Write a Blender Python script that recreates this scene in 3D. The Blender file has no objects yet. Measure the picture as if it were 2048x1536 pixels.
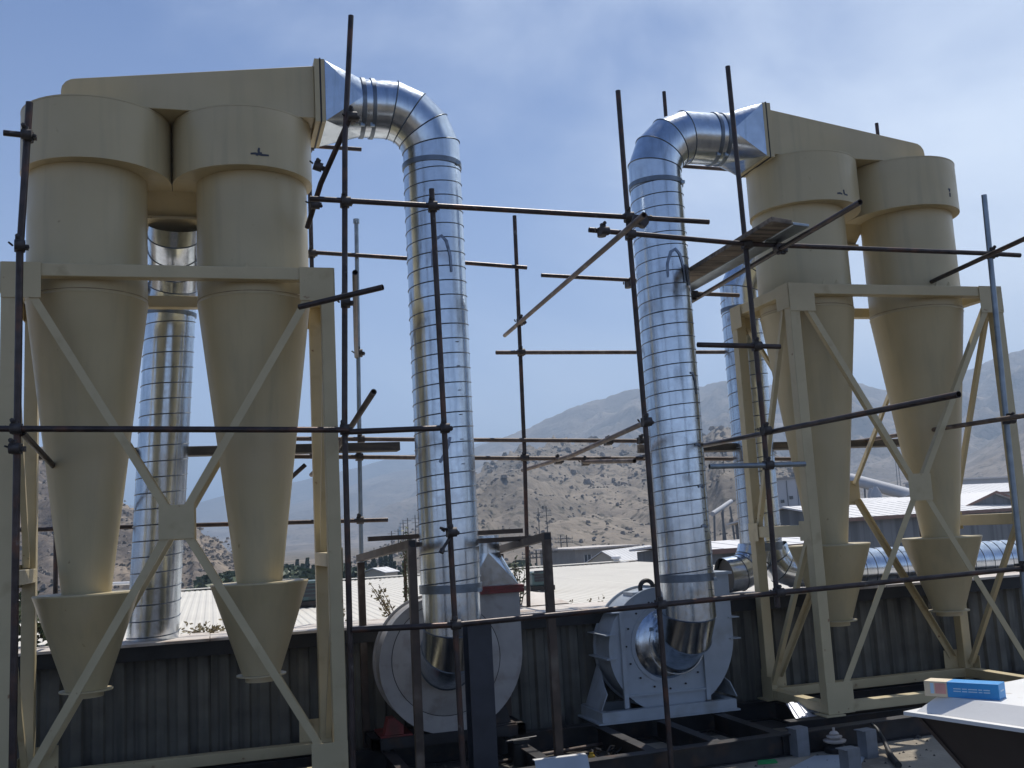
import bpy, bmesh, math, random
from mathutils import Vector, Matrix, noise
random.seed(7)
PI = math.pi
scene = bpy.context.scene
COL = scene.collection
V = Vector

# ------------------------------------------------------------------ camera
# world axes: X along the row of machines, Y away from the viewer, Z up; origin at the
# front left foot of the left dust collector frame
CAM = V((1.6227, -9.0002, 1.9628))
CR = V((0.95907605, -0.27790844, -0.05422206))
CU = V((0.0121358, -0.15097542, 0.98846302))
CF = V((0.28288841, 0.94866924, 0.14142427))
FPX = 2053.4
cd = bpy.data.cameras.new('camera'); cam = bpy.data.objects.new('camera', cd); COL.objects.link(cam)
M = Matrix((CR, CU, -CF)).transposed().to_4x4(); M.translation = CAM
cam.matrix_world = M
cd.sensor_fit = 'HORIZONTAL'; cd.sensor_width = 36.0; cd.lens = 36.0 * FPX / 2048.0
cd.clip_start = 0.05; cd.clip_end = 20000
scene.camera = cam

# ------------------------------------------------------------------ sky, sun, exposure
SUN = V((0.28, 0.38, 0.88)).normalized()
elev = math.asin(SUN.z); azim = math.atan2(SUN.x, SUN.y)      # clockwise from +Y
world = bpy.data.worlds.new('World'); scene.world = world; world.use_nodes = True
nt = world.node_tree; nt.nodes.clear()
def N(tree, typ, **kw):
    n = tree.nodes.new(typ)
    for k, v in kw.items():
        if k.startswith('i_'): n.inputs[k[2:].replace('_', ' ')].default_value = v
        else: setattr(n, k, v)
    return n
out = N(nt, 'ShaderNodeOutputWorld'); bg = N(nt, 'ShaderNodeBackground'); bg.inputs[1].default_value = 0.061
sky = N(nt, 'ShaderNodeTexSky', sky_type='NISHITA', sun_disc=False)
sky.sun_elevation = elev; sky.sun_rotation = azim; sky.altitude = 1300; sky.air_density = 1.4
sky.dust_density = 0.2; sky.ozone_density = 6.0
tc = N(nt, 'ShaderNodeTexCoord')
mp = N(nt, 'ShaderNodeMapping'); mp.inputs['Scale'].default_value = (1.0, 1.0, 1.7); mp.inputs['Location'].default_value = (0.35, 0.2, 0.1)
n1 = N(nt, 'ShaderNodeTexNoise'); n1.inputs['Scale'].default_value = 1.9; n1.inputs['Detail'].default_value = 6; n1.inputs['Roughness'].default_value = 0.55
n1.inputs['Distortion'].default_value = 0.4
rp = N(nt, 'ShaderNodeValToRGB'); rp.color_ramp.interpolation = 'EASE'; rp.color_ramp.elements[0].position = 0.51; rp.color_ramp.elements[1].position = 0.79
rp.color_ramp.elements[1].color = (0.95, 0.95, 0.95, 1)
mx = N(nt, 'ShaderNodeMix', data_type='RGBA'); mx.inputs[7].default_value = (13.0, 14.6, 17.0, 1)
L = nt.links.new
L(tc.outputs['Generated'], mp.inputs[0]); L(mp.outputs[0], n1.inputs['Vector']); 
dp = N(nt, 'ShaderNodeVectorMath', operation='DOT_PRODUCT'); dp.inputs[1].default_value = (0.85, 0.35, 0.40)   # thin cloud builds up towards the sun side
ma = N(nt, 'ShaderNodeMath', operation='MULTIPLY_ADD'); ma.inputs[1].default_value = 0.60; ma.inputs[2].default_value = -0.05
hf = N(nt, 'ShaderNodeMath', operation='MULTIPLY'); hf.inputs[1].default_value = 0.5; L(n1.outputs[0], hf.inputs[0])
ad = N(nt, 'ShaderNodeMath', operation='ADD')
L(tc.outputs['Generated'], dp.inputs[0]); L(dp.outputs['Value'], ma.inputs[0]); L(ma.outputs[0], ad.inputs[0]); L(hf.outputs[0], ad.inputs[1]); L(ad.outputs[0], rp.inputs[0])

sx = N(nt, 'ShaderNodeSeparateXYZ'); L(tc.outputs['Generated'], sx.inputs[0])        # pale dust towards the horizon
om = N(nt, 'ShaderNodeMath', operation='SUBTRACT', use_clamp=True); om.inputs[0].default_value = 1.0; L(sx.outputs['Z'], om.inputs[1])
pw_ = N(nt, 'ShaderNodeMath', operation='POWER'); pw_.inputs[1].default_value = 3.4; L(om.outputs[0], pw_.inputs[0])
hm_ = N(nt, 'ShaderNodeMath', operation='MULTIPLY'); hm_.inputs[1].default_value = 0.97; L(pw_.outputs[0], hm_.inputs[0])
hx = N(nt, 'ShaderNodeMix', data_type='RGBA'); hx.inputs[7].default_value = (9.4, 11.7, 16.0, 1); L(hm_.outputs[0], hx.inputs[0])
wb = N(nt, 'ShaderNodeMix', data_type='RGBA', blend_type='MULTIPLY'); wb.inputs[0].default_value = 1.0; wb.inputs[7].default_value = (0.80, 0.895, 1.17, 1)   # the camera's white balance of the blue
L(sky.outputs[0], wb.inputs[6]); L(wb.outputs[2], hx.inputs[6])
L(rp.outputs[0], mx.inputs[0]); L(hx.outputs[2], mx.inputs[6]); L(mx.outputs[2], bg.inputs[0]); L(bg.outputs[0], out.inputs[0])
sd = bpy.data.lights.new('sun', 'SUN'); sd.energy = 4.2; sd.angle = math.radians(0.53); sd.color = (1.0, 0.95, 0.87)
sun = bpy.data.objects.new('sun', sd); COL.objects.link(sun)
sun.rotation_euler = SUN.to_track_quat('Z', 'Y').to_euler(); sun.location = (0, 0, 40)
vs = scene.view_settings; vs.view_transform = 'Standard'; vs.look = 'None'; vs.gamma = 1; vs.use_curve_mapping = False
vs.exposure = 0.15
scene.cycles.use_denoising = True
scene.cycles.max_bounces = 8

# ------------------------------------------------------------------ materials
def material(name, base, rough=0.6, metal=0.0, var=0.15, scale=6.0, bump=0.0, bscale=40.0, streak=None, spots=None, coat=0.0, dirt=None, rvar=0.0):
    m = bpy.data.materials.new(name); m.use_nodes = True; t = m.node_tree; t.nodes.clear()
    o = N(t, 'ShaderNodeOutputMaterial'); b = N(t, 'ShaderNodeBsdfPrincipled'); t.links.new(b.outputs[0], o.inputs[0])
    b.inputs['Roughness'].default_value = rough; b.inputs['Metallic'].default_value = metal
    if coat: b.inputs['Coat Weight'].default_value = coat; b.inputs['Coat Roughness'].default_value = 0.15
    c = N(t, 'ShaderNodeTexCoord')
    def noise_tex(sc, det=5, vec=None, stretch=None):
        n = N(t, 'ShaderNodeTexNoise'); n.inputs['Scale'].default_value = sc; n.inputs['Detail'].default_value = det
        if stretch:
            g = N(t, 'ShaderNodeMapping'); g.inputs['Scale'].default_value = stretch; t.links.new(c.outputs['Object'], g.inputs[0]); t.links.new(g.outputs[0], n.inputs['Vector'])
        else: t.links.new(c.outputs['Object'], n.inputs['Vector'])
        return n
    n = noise_tex(scale)
    r = N(t, 'ShaderNodeValToRGB'); r.color_ramp.elements[0].position = 0.3; r.color_ramp.elements[1].position = 0.7
    lo = [max(0, x * (1 - var)) for x in base]; hi = [min(1, x * (1 + var)) for x in base]
    r.color_ramp.elements[0].color = (*lo, 1); r.color_ramp.elements[1].color = (*hi, 1)
    t.links.new(n.outputs[0], r.inputs[0]); col = r.outputs[0]
    def mixin(col, fac, colour):
        x = N(t, 'ShaderNodeMix', data_type='RGBA'); t.links.new(fac, x.inputs[0]); t.links.new(col, x.inputs[6]); x.inputs[7].default_value = (*colour, 1); return x.outputs[2]
    if streak:   # (colour, stretch xyz, scale, lo, hi)
        n2 = noise_tex(streak[2], 4, stretch=streak[1]); q = N(t, 'ShaderNodeMapRange'); q.inputs[1].default_value = streak[3]; q.inputs[2].default_value = streak[4]
        t.links.new(n2.outputs[0], q.inputs[0]); col = mixin(col, q.outputs[0], streak[0])
    for sp in (spots or []):    # (colour, scale, lo, hi)
        n3 = noise_tex(sp[1], 3); q = N(t, 'ShaderNodeMapRange'); q.inputs[1].default_value = sp[2]; q.inputs[2].default_value = sp[3]
        t.links.new(n3.outputs[0], q.inputs[0]); col = mixin(col, q.outputs[0], sp[0])
    t.links.new(col, b.inputs['Base Color'])
    if rvar:
        n5 = noise_tex(scale * 2.3, 3); q = N(t, 'ShaderNodeMapRange'); q.inputs[1].default_value = 0.3; q.inputs[2].default_value = 0.7
        q.inputs[3].default_value = max(0.02, rough - rvar); q.inputs[4].default_value = rough + rvar; t.links.new(n5.outputs[0], q.inputs[0]); t.links.new(q.outputs[0], b.inputs['Roughness'])
    if bump:
        n4 = noise_tex(bscale, 4); bp = N(t, 'ShaderNodeBump'); bp.inputs['Strength'].default_value = bump; bp.inputs['Distance'].default_value = 0.02
        t.links.new(n4.outputs[0], bp.inputs['Height']); t.links.new(bp.outputs[0], b.inputs['Normal'])
    return m
MT = {}
MT['cream'] = material('cream_paint', (0.48, 0.40, 0.235), 0.42, 0, 0.07, 1.6, 0.03, 14, streak=((0.40, 0.34, 0.21), (5, 5, 0.35), 2.2, 0.5, 0.85), spots=[((0.30, 0.22, 0.12), 16, 0.72, 0.80), ((0.54, 0.45, 0.29), 0.9, 0.5, 0.8)], rvar=0.1)
MT['weld'] = material('weld_line', (0.30, 0.235, 0.14), 0.5, 0, 0.35, 12)
MT['cream2'] = material('cream_paint_frame', (0.49, 0.41, 0.245), 0.5, 0, 0.08, 3.0, 0.03, 70, spots=[((0.25, 0.14, 0.07), 14, 0.70, 0.76), ((0.38, 0.30, 0.17), 5, 0.6, 0.8)])
MT['galv'] = material('galvanised_sheet', (0.56, 0.62, 0.69), 0.22, 1.0, 0.09, 9, 0.03, 5, streak=((0.42, 0.48, 0.54), (3, 3, 0.3), 5, 0.5, 0.75), rvar=0.05)
MT['band'] = material('duct_band', (0.16, 0.19, 0.23), 0.4, 0.8, 0.2, 12)
MT['seam'] = material('seam_steel', (0.11, 0.13, 0.155), 0.45, 0.7, 0.15, 20)
MT['rust'] = material('scaffold_rust', (0.05, 0.038, 0.036), 0.42, 0.5, 0.45, 7, 0.08, 60, spots=[((0.11, 0.055, 0.038), 5, 0.55, 0.72), ((0.20, 0.19, 0.18), 9, 0.68, 0.8)])
MT['brown'] = material('scaffold_brown', (0.11, 0.078, 0.062), 0.6, 0.2, 0.4, 7, 0.08, 60, spots=[((0.24, 0.20, 0.165), 6, 0.55, 0.75)])
MT['oldgalv'] = material('scaffold_galvanised', (0.25, 0.29, 0.33), 0.4, 0.85, 0.2, 8, 0.05, 50)
MT['coupler'] = material('coupler_iron', (0.07, 0.062, 0.06), 0.6, 0.4, 0.4, 20, 0.1, 80)
MT['dark'] = material('dark_steel', (0.026, 0.025, 0.027), 0.5, 0.3, 0.4, 6, 0.05, 60, spots=[((0.07, 0.042, 0.03), 5, 0.55, 0.75)])
MT['bluesteel'] = material('primed_steel', (0.042, 0.045, 0.056), 0.45, 0.3, 0.25, 5, 0.04, 60)
MT['brownsteel'] = material('rusty_hollow_section', (0.075, 0.052, 0.038), 0.55, 0.2, 0.35, 6, 0.05, 60, spots=[((0.22, 0.19, 0.15), 3, 0.6, 0.8)])
MT['whitefan'] = material('white_fan_paint', (0.37, 0.355, 0.34), 0.45, 0, 0.14, 4, 0.02, 60, spots=[((0.24, 0.21, 0.18), 5, 0.52, 0.75)])
MT['greyfan'] = material('grey_fan_paint', (0.38, 0.42, 0.46), 0.38, 0, 0.10, 4, 0.02, 60, spots=[((0.30, 0.31, 0.31), 3.5, 0.55, 0.75), ((0.12, 0.12, 0.12), 22, 0.74, 0.78)])
MT['red'] = material('red_oxide_paint', (0.17, 0.026, 0.022), 0.55, 0, 0.25, 8, spots=[((0.07, 0.03, 0.02), 5, 0.55, 0.75)])
MT['wall'] = material('weathered_fibre_cement', (0.145, 0.138, 0.115), 0.85, 0, 0.25, 3, 0.15, 30, streak=((0.06, 0.058, 0.05), (7, 7, 0.4), 1.6, 0.45, 0.8), spots=[((0.05, 0.045, 0.04), 2.2, 0.55, 0.75)])
MT['capmat'] = material('pale_flashing', (0.55, 0.50, 0.45), 0.6, 0.0, 0.15, 4, 0.05, 40, spots=[((0.3, 0.22, 0.17), 3, 0.55, 0.75)])
MT['core_shade'] = material('dark_core_and_shade', (0.028, 0.027, 0.027), 0.7, 0, 0.3, 5)  # recess shade under the cap as a dark colour; wall core shares it
MT['floor'] = material('bitumen_felt', (0.042, 0.038, 0.034), 0.85, 0, 0.3, 1.2, 0.4, 25, spots=[((0.085, 0.072, 0.058), 0.8, 0.5, 0.75)])
MT['sunlit_floor'] = material('pale_sunlit_floor', (0.27, 0.235, 0.18), 0.9, 0, 0.25, 1.6, 0.5, 25, spots=[((0.12, 0.10, 0.08), 1.7, 0.55, 0.75), ((0.36, 0.32, 0.25), 5, 0.6, 0.8)])  # paler floor colour that carries the sunlight of the lit patch
MT['wood'] = material('weathered_plank', (0.20, 0.16, 0.12), 0.85, 0, 0.35, 4, 0.3, 30, streak=((0.05, 0.042, 0.035), (0.6, 6, 6), 3, 0.45, 0.7), spots=[((0.42, 0.40, 0.36), 4, 0.66, 0.8)])
MT['darkwood'] = material('dark_plank', (0.05, 0.045, 0.04), 0.8, 0, 0.35, 4, 0.3, 30, streak=((0.12, 0.1, 0.08), (0.6, 6, 6), 3, 0.5, 0.75))
MT['roofwhite'] = material('white_roof_sheet', (0.61, 0.575, 0.50), 0.6, 0.0, 0.05, 0.5, 0.0, 10, spots=[((0.50, 0.46, 0.40), 0.35, 0.55, 0.8), ((0.42, 0.36, 0.30), 2.5, 0.70, 0.82)])
MT['roofgrey'] = material('light_roof', (0.66, 0.65, 0.64), 0.6, 0, 0.06, 0.2)
MT['rooftrim'] = material('rust_red_trim', (0.22, 0.13, 0.10), 0.7, 0, 0.2, 1)
MT['greywall'] = material('grey_clad_wall', (0.17, 0.18, 0.19), 0.7, 0, 0.1, 0.3, streak=((0.11, 0.12, 0.13), (1.5, 1.5, 0.02), 1, 0.45, 0.6))
MT['concwall'] = material('grey_render', (0.27, 0.255, 0.235), 0.9, 0, 0.15, 0.4)
MT['beigewall'] = material('beige_render', (0.50, 0.45, 0.37), 0.9, 0, 0.08, 0.4)
MT['palewall'] = material('pale_clad', (0.42, 0.43, 0.45), 0.7, 0, 0.08, 0.2)
MT['darkglass'] = material('dark_window', (0.03, 0.035, 0.04), 0.2, 0, 0.1, 1)
MT['teal'] = material('teal_tank_paint', (0.06, 0.11, 0.115), 0.5, 0, 0.2, 5, spots=[((0.05, 0.06, 0.06), 6, 0.55, 0.7)])
MT['hatchpaint'] = material('white_sheet', (0.72, 0.71, 0.68), 0.45, 0, 0.05, 3, 0.03, 50, spots=[((0.42, 0.36, 0.28), 12, 0.68, 0.78)])
MT['hoppersteel'] = material('brown_primer_sheet', (0.05, 0.04, 0.036), 0.6, 0.1, 0.3, 3, 0.05, 40)
MT['cardblue'] = material('blue_carton', (0.035, 0.27, 0.60), 0.5, 0, 0.05, 20)
MT['cardcream'] = material('cream_carton', (0.66, 0.55, 0.38), 0.6, 0, 0.05, 20)
MT['cardpink'] = material('pink_label', (0.62, 0.30, 0.26), 0.6, 0, 0.1, 20)
MT['cardprint'] = material('white_print', (0.45, 0.62, 0.75), 0.6, 0, 0.05, 20)
MT['smudge'] = material('grease_smudge', (0.20, 0.24, 0.31), 0.42, 0.75, 0.3, 30)
MT['mark'] = material('marker_scribble', (0.03, 0.035, 0.05), 0.5, 0.0, 0.1, 20)
MT['stubgrey'] = material('galvanised_angle', (0.20, 0.21, 0.225), 0.5, 0.2, 0.15, 10)
MT['black'] = material('black_rubber_and_shade', (0.018, 0.018, 0.018), 0.6, 0, 0.2, 10)  # also the painted shade inside open duct and rail ends
MT['green'] = material('green_plastic', (0.02, 0.30, 0.09), 0.4, 0, 0.2, 10)
MT['yellow'] = material('yellow_plastic', (0.60, 0.36, 0.03), 0.5, 0, 0.2, 10)
MT['porcelain'] = material('porcelain', (0.45, 0.40, 0.36), 0.3, 0, 0.15, 10)
MT['brightsheet'] = material('bright_sheet', (0.62, 0.64, 0.70), 0.5, 0.35, 0.06, 8)
MT['leaf'] = material('leaf', (0.075, 0.10, 0.045), 0.6, 0, 0.4, 3)
MT['dryleaf'] = material('dry_leaf', (0.17, 0.14, 0.07), 0.7, 0, 0.4, 5)
MT['pine'] = material('cypress_foliage', (0.045, 0.065, 0.032), 0.8, 0, 0.4, 0.6)
MT['bark'] = material('bark', (0.12, 0.085, 0.06), 0.9, 0, 0.3, 5)
MT['pole'] = material('pole_wood', (0.10, 0.085, 0.07), 0.9, 0, 0.3, 1)
MT['stone'] = material('boulder', (0.22, 0.185, 0.15), 0.9, 0, 0.3, 0.5)
MT['shrub'] = material('scrub', (0.12, 0.10, 0.075), 0.9, 0, 0.4, 0.3)
MT['gravel'] = material('crushed_stone', (0.33, 0.32, 0.31), 0.95, 0, 0.15, 0.2)

def hill_material(name, tan, rock, sc, lo=0.46, hi=0.60):
    m = bpy.data.materials.new(name); m.use_nodes = True; t = m.node_tree; t.nodes.clear()
    o = N(t, 'ShaderNodeOutputMaterial'); b = N(t, 'ShaderNodeBsdfPrincipled'); t.links.new(b.outputs[0], o.inputs[0]); b.inputs['Roughness'].default_value = 1.0
    b.inputs['Specular IOR Level'].default_value = 0.1
    c = N(t, 'ShaderNodeTexCoord')
    a = N(t, 'ShaderNodeTexNoise'); a.inputs['Scale'].default_value = sc; a.inputs['Detail'].default_value = 8; a.inputs['Roughness'].default_value = 0.62
    r = N(t, 'ShaderNodeValToRGB'); r.color_ramp.elements[0].position = lo; r.color_ramp.elements[1].position = hi
    r.color_ramp.elements[0].color = (*rock, 1); r.color_ramp.elements[1].color = (*tan, 1)
    v = N(t, 'ShaderNodeTexNoise'); v.inputs['Scale'].default_value = sc * 22; v.inputs['Detail'].default_value = 3
    q = N(t, 'ShaderNodeMapRange'); q.inputs[1].default_value = 0.56; q.inputs[2].default_value = 0.63; q.inputs[4].default_value = 0.75
    x = N(t, 'ShaderNodeMix', data_type='RGBA'); x.inputs[7].default_value = (rock[0] * .55, rock[1] * .58, rock[2] * .55, 1)
    for n in (a, v): t.links.new(c.outputs['Object'], n.inputs['Vector'])
    t.links.new(a.outputs[0], r.inputs[0]); t.links.new(v.outputs[0], q.inputs[0]); t.links.new(q.outputs[0], x.inputs[0]); t.links.new(r.outputs[0], x.inputs[6]); t.links.new(x.outputs[2], b.inputs['Base Color'])
    bp = N(t, 'ShaderNodeBump'); bp.inputs['Strength'].default_value = 0.9; bp.inputs['Distance'].default_value = 0.25 / sc * 0.12
    w = N(t, 'ShaderNodeTexNoise'); w.inputs['Scale'].default_value = sc * 9; w.inputs['Detail'].default_value = 6
    t.links.new(c.outputs['Object'], w.inputs['Vector']); t.links.new(w.outputs[0], bp.inputs['Height']); t.links.new(bp.outputs[0], b.inputs['Normal'])
    return m

# ------------------------------------------------------------------ mesh builder
class MB:
    def __init__(s): s.v = []; s.f = []
    def add(s, vs, fs):
        k = len(s.v); s.v += [tuple(x) for x in vs]; s.f += [tuple(i + k for i in f) for f in fs]; return s
    def box(s, a, b):
        x0, y0, z0 = a; x1, y1, z1 = b
        return s.add([(x0,y0,z0),(x1,y0,z0),(x1,y1,z0),(x0,y1,z0),(x0,y0,z1),(x1,y0,z1),(x1,y1,z1),(x0,y1,z1)],
                     [(0,3,2,1),(4,5,6,7),(0,1,5,4),(1,2,6,5),(2,3,7,6),(3,0,4,7)])
    def bar(s, p, q, w, h, up=(0,0,1), ou=0, ov=0):
        p, q = V(p), V(q); d = (q - p).normalized(); up = V(up); x = d.cross(up)
        if x.length < 1e-4: x = d.cross(V((0,1,0)))
        x.normalize(); y = x.cross(d)
        vs = []
        for c in (p, q):
            for a, b in ((-1,-1),(1,-1),(1,1),(-1,1)): vs.append(c + x * (a * w / 2 + ou) + y * (b * h / 2 + ov))
        return s.add(vs, [(3,2,1,0),(4,5,6,7),(0,1,5,4),(1,2,6,5),(2,3,7,6),(3,0,4,7)])
    def tube(s, pts, r, n=12, caps=True, bore=None):
        pts = [V(p) for p in pts]; rs = r if isinstance(r, (list, tuple)) else [r] * len(pts)
        d0 = (pts[1] - pts[0]).normalized(); a = d0.orthogonal().normalized(); rings = []
        for i, p in enumerate(pts):
            d = ((pts[min(i+1, len(pts)-1)] - pts[max(i-1, 0)])).normalized()
            a = (a - d * a.dot(d)).normalized(); b = d.cross(a)
            rings.append([p + (a * math.cos(2*PI*k/n) + b * math.sin(2*PI*k/n)) * rs[i] for k in range(n)])
        vs = [x for R in rings for x in R]; fs = []
        for i in range(len(pts) - 1):
            for k in range(n): fs.append((i*n+k, i*n+(k+1) % n, (i+1)*n+(k+1) % n, (i+1)*n+k))
        if caps and not bore:
            fs.append(tuple(range(n-1, -1, -1))); fs.append(tuple((len(pts)-1)*n + k for k in range(n)))
        s.add(vs, fs)
        if bore:       # hollow ends: annulus plus a short inner wall and a dark bottom
            for e, o in ((0, 1), (len(pts)-1, -1)):
                p = pts[e]; d = (pts[e+o] - p).normalized()
                ri = [p + (x - p) * bore for x in rings[e]]; rd = [x + d * rs[e] * 2.5 for x in ri]
                f = [(k, (k+1) % n, n+(k+1) % n, n+k) for k in range(n)] + [(n+k, n+(k+1) % n, 2*n+(k+1) % n, 2*n+k) for k in range(n)] + [tuple(2*n+k for k in range(n))]
                if o == 1: f = [tuple(reversed(x)) for x in f]
                f = [tuple(reversed(x)) for x in f] if o == 1 else f
                s.add(list(rings[e]) + ri + rd, f)
        return s
    def lathe(s, prof, n=48, c=(0,0,0), closed_top=False, closed_bot=False):
        vs = []; fs = []; m = len(prof)
        for r, z in prof:
            for k in range(n): vs.append((c[0] + r*math.cos(2*PI*k/n), c[1] + r*math.sin(2*PI*k/n), c[2] + z))
        for i in range(m-1):
            for k in range(n): fs.append((i*n+k, i*n+(k+1) % n, (i+1)*n+(k+1) % n, (i+1)*n+k))
        if closed_bot: fs.append(tuple(range(n-1, -1, -1)))
        if closed_top: fs.append(tuple((m-1)*n+k for k in range(n)))
        return s.add(vs, fs)
    def prism(s, poly, ext):
        n = len(poly); e = V(ext); a = [V(p) for p in poly]
        nm = V((0,0,0))
        for i in range(n): nm += a[i].cross(a[(i+1) % n])
        if nm.dot(e) < 0: a.reverse()
        return s.add(a + [p + e for p in a], [tuple(range(n-1, -1, -1)), tuple(range(n, 2*n))] + [(i, (i+1) % n, n+(i+1) % n, n+i) for i in range(n)])
    def mesh(s, name, mat, smooth=35):
        me = bpy.data.meshes.new(name); me.from_pydata(s.v, [], s.f); me.materials.append(MT[mat] if isinstance(mat, str) else mat)
        if smooth:
            me.polygons.foreach_set('use_smooth', [True] * len(me.polygons)); me.update()
            me.set_sharp_from_angle(angle=math.radians(smooth))
        me.update(); return me
    def build(s, name, mat, parent=None, label=None, smooth=35, bevel=0):
        o = bpy.data.objects.new(name, s.mesh(name, mat, smooth)); COL.objects.link(o)
        if parent: o.parent = parent
        if label: o['label'] = label
        if bevel:
            b = o.modifiers.new('bevel', 'BEVEL'); b.width = bevel; b.segments = 2; b.limit_method = 'ANGLE'; b.angle_limit = math.radians(40)
        return o
def thing(name, label, cat, loc=(0,0,0), group=None, rz=0):
    o = bpy.data.objects.new(name, None); COL.objects.link(o); o.location = loc; o.rotation_euler = (0, 0, rz); o.empty_display_size = 0.1
    o['label'] = label; o['category'] = cat
    if group: o['group'] = group
    return o
def tag(o, label, cat, group=None):
    o['label'] = label; o['category'] = cat
    if group: o['group'] = group
    return o
def structure(o): o['kind'] = 'structure'; return o
def inst(name, me, parent=None, loc=(0,0,0), rot=(0,0,0), scale=(1,1,1)):
    o = bpy.data.objects.new(name, me); COL.objects.link(o); o.location = loc; o.rotation_euler = rot; o.scale = scale
    if parent: o.parent = parent
    return o
def at(px, py, d):          # a surveyed direction from the camera station, d metres ahead
    return CAM + (CF + CR * ((px - 1024) / FPX) - CU * ((py - 768) / FPX)) * d

# ================================================================== GROUND AND HILLS
GZ = -8.0
g = MB(); R = 9000
g.add([(-R,-R,GZ),(R,-R,GZ),(R,R,GZ),(-R,R,GZ)], [(0,1,2,3)])
structure(g.build('ground', hill_material('valley_soil', (0.25, 0.20, 0.15), (0.15, 0.125, 0.09), 0.02), smooth=0))

def hill(name, ridge, foot, mat, back=0.5, nx=200, ny=46, amp=0.06, fs=1.0, rough=0.25, seed=0, conc=1.25):
    """ridge: list of (px, py, distance); foot: distance of the toe in front"""
    pts = sorted(ridge); P = []
    for i in range(nx + 1):
        x = pts[0][0] + (pts[-1][0] - pts[0][0]) * i / nx
        for a, b in zip(pts, pts[1:]):
            if a[0] <= x <= b[0]:
                u = (x - a[0]) / (b[0] - a[0]); P.append(at(x, a[1] + (b[1] - a[1]) * u, a[2] + (b[2] - a[2]) * u)); break
    off = V((seed * 37.1, seed * 11.7, seed * 5.3)); vs = []; fs_ = []
    tot = ny + 8
    for i, p in enumerate(P):
        dirh = V((p.x - CAM.x, p.y - CAM.y, 0)); D = dirh.length; dirh.normalize(); f = foot if not callable(foot) else foot(i / nx); Hh = p.z - GZ
        for j in range(tot + 1):
            if j <= ny:
                u = j / ny; d = f + (D - f) * u; z = GZ + Hh * (u ** conc)
                env = math.sin(PI * min(1, u)) ** 0.7
            else:
                u = (j - ny) / 8; d = D + D * back * u; z = p.z - (p.z - GZ) * u ** 0.8; env = 0.3 * math.sin(PI * u)
            q = V((CAM.x, CAM.y, 0)) + dirh * d
            s = fs / max(20, D) * 9
            nz = noise.fractal(V((q.x * s, q.y * s, 0)) + off, 1.0, 2.0, 6)
            rg = 1 - abs(noise.fractal(V((q.x * s * .8, q.y * s * .8, 3)) + off, 1.0, 2.0, 5)) * 1.6
            z += Hh * env * (amp * nz * 2 + amp * (rg - .6) * 1.2)
            if abs(j - ny) <= 1: z += Hh * rough * 0.08 * noise.fractal(V((q.x * s * 5, q.y * s * 5, 9)) + off, 0.8, 2.0, 4)
            vs.append((q.x, q.y, max(z, GZ - 0.3)))
    for i in range(nx):
        for j in range(tot): a = i * (tot + 1) + j; fs_.append((a, a + tot + 1, a + tot + 2, a + 1))
    m = MB(); m.add(vs, fs_); o = m.build(name, mat, smooth=60); structure(o); return o
HM_far = hill_material('far_mountain_soil', (0.27, 0.225, 0.18), (0.17, 0.14, 0.115), 0.004)
HM_mid = hill_material('mountain_soil', (0.28, 0.24, 0.20), (0.17, 0.145, 0.12), 0.009, 0.42, 0.62)
HM_near = hill_material('rocky_hill_soil', (0.275, 0.235, 0.19), (0.155, 0.138, 0.118), 0.016, 0.40, 0.60)
HM_left = hill_material('stony_hill_soil', (0.27, 0.22, 0.17), (0.11, 0.095, 0.085), 0.035, 0.46, 0.60)
hill('mountain', [(-500,1010,3500),(100,1010,3500),(380,1010,3500),(470,984,3500),(600,962,3500),(700,939,3500),(830,905,3500),(1000,880,3500),(1300,900,3500)], 2900, HM_far, nx=120, amp=0.05, seed=1)
hill('mountain', [(-200,1070,2900),(250,1062,2900),(440,1045,2900),(600,1005,2900),(690,976,2900),(760,950,2900),(830,936,2900),(1000,925,2900),(1200,960,2900),(1500,990,2900)], 1300, HM_far, nx=240, ny=60, amp=0.10, fs=1.6, seed=2)
hill('mountain', [(800,1010,2100),(900,925,2100),(960,890,2100),(1000,877,2100),(1052,861,2100),(1094,838,2100),(1155,811,2100),(1257,781,2100),(1292,773,2100),(1408,771,2100),(1442,761,2100),(1552,774,2100),(1640,760,2100),(1720,767,2100),(1768,783,2100),(1850,768,2100),(1936,738,2100),(2014,712,2100),(2060,696,2100),(2300,660,2100),(2700,720,2100)], 900, HM_mid, nx=300, ny=70, amp=0.11, fs=1.6, seed=3)
hill('slope', [(1380,1000,1150),(1500,958,1150),(1640,962,1150),(1780,952,1150),(1929,915,1150),(1990,880,1150),(2060,820,1150),(2300,740,1150),(2700,800,1150)], 420, HM_mid, nx=240, ny=60, amp=0.09, fs=1.5, seed=4)
hill('hill', [(560,1180,430),(640,1145,430),(700,1120,430),(760,1096,440),(804,1077,450),(835,1058,470),(880,1022,500),(920,985,530),(950,957,560),(984,928,600),(1045,897,620),(1104,887,640),(1175,890,660),(1250,900,640),(1330,895,600),(1411,874,560),(1435,853,540),(1470,860,540),(1550,905,520),(1640,960,500),(1720,1010,470)], 200, HM_near, nx=320, ny=90, amp=0.09, fs=1.5, rough=1.6, seed=5, conc=1.05)
hill('hillside', [(-500,820,420),(-150,860,400),(40,895,380),(120,915,370),(240,1000,350),(300,1040,330),(360,1062,320),(378,1062,318),(386,1046,318),(397,1046,318),(404,1066,316),(430,1076,310),(470,1112,300),(520,1150,280)], 150, HM_left, nx=200, ny=60, amp=0.07, fs=1.8, rough=1.5, seed=6, conc=1.0)
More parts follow.
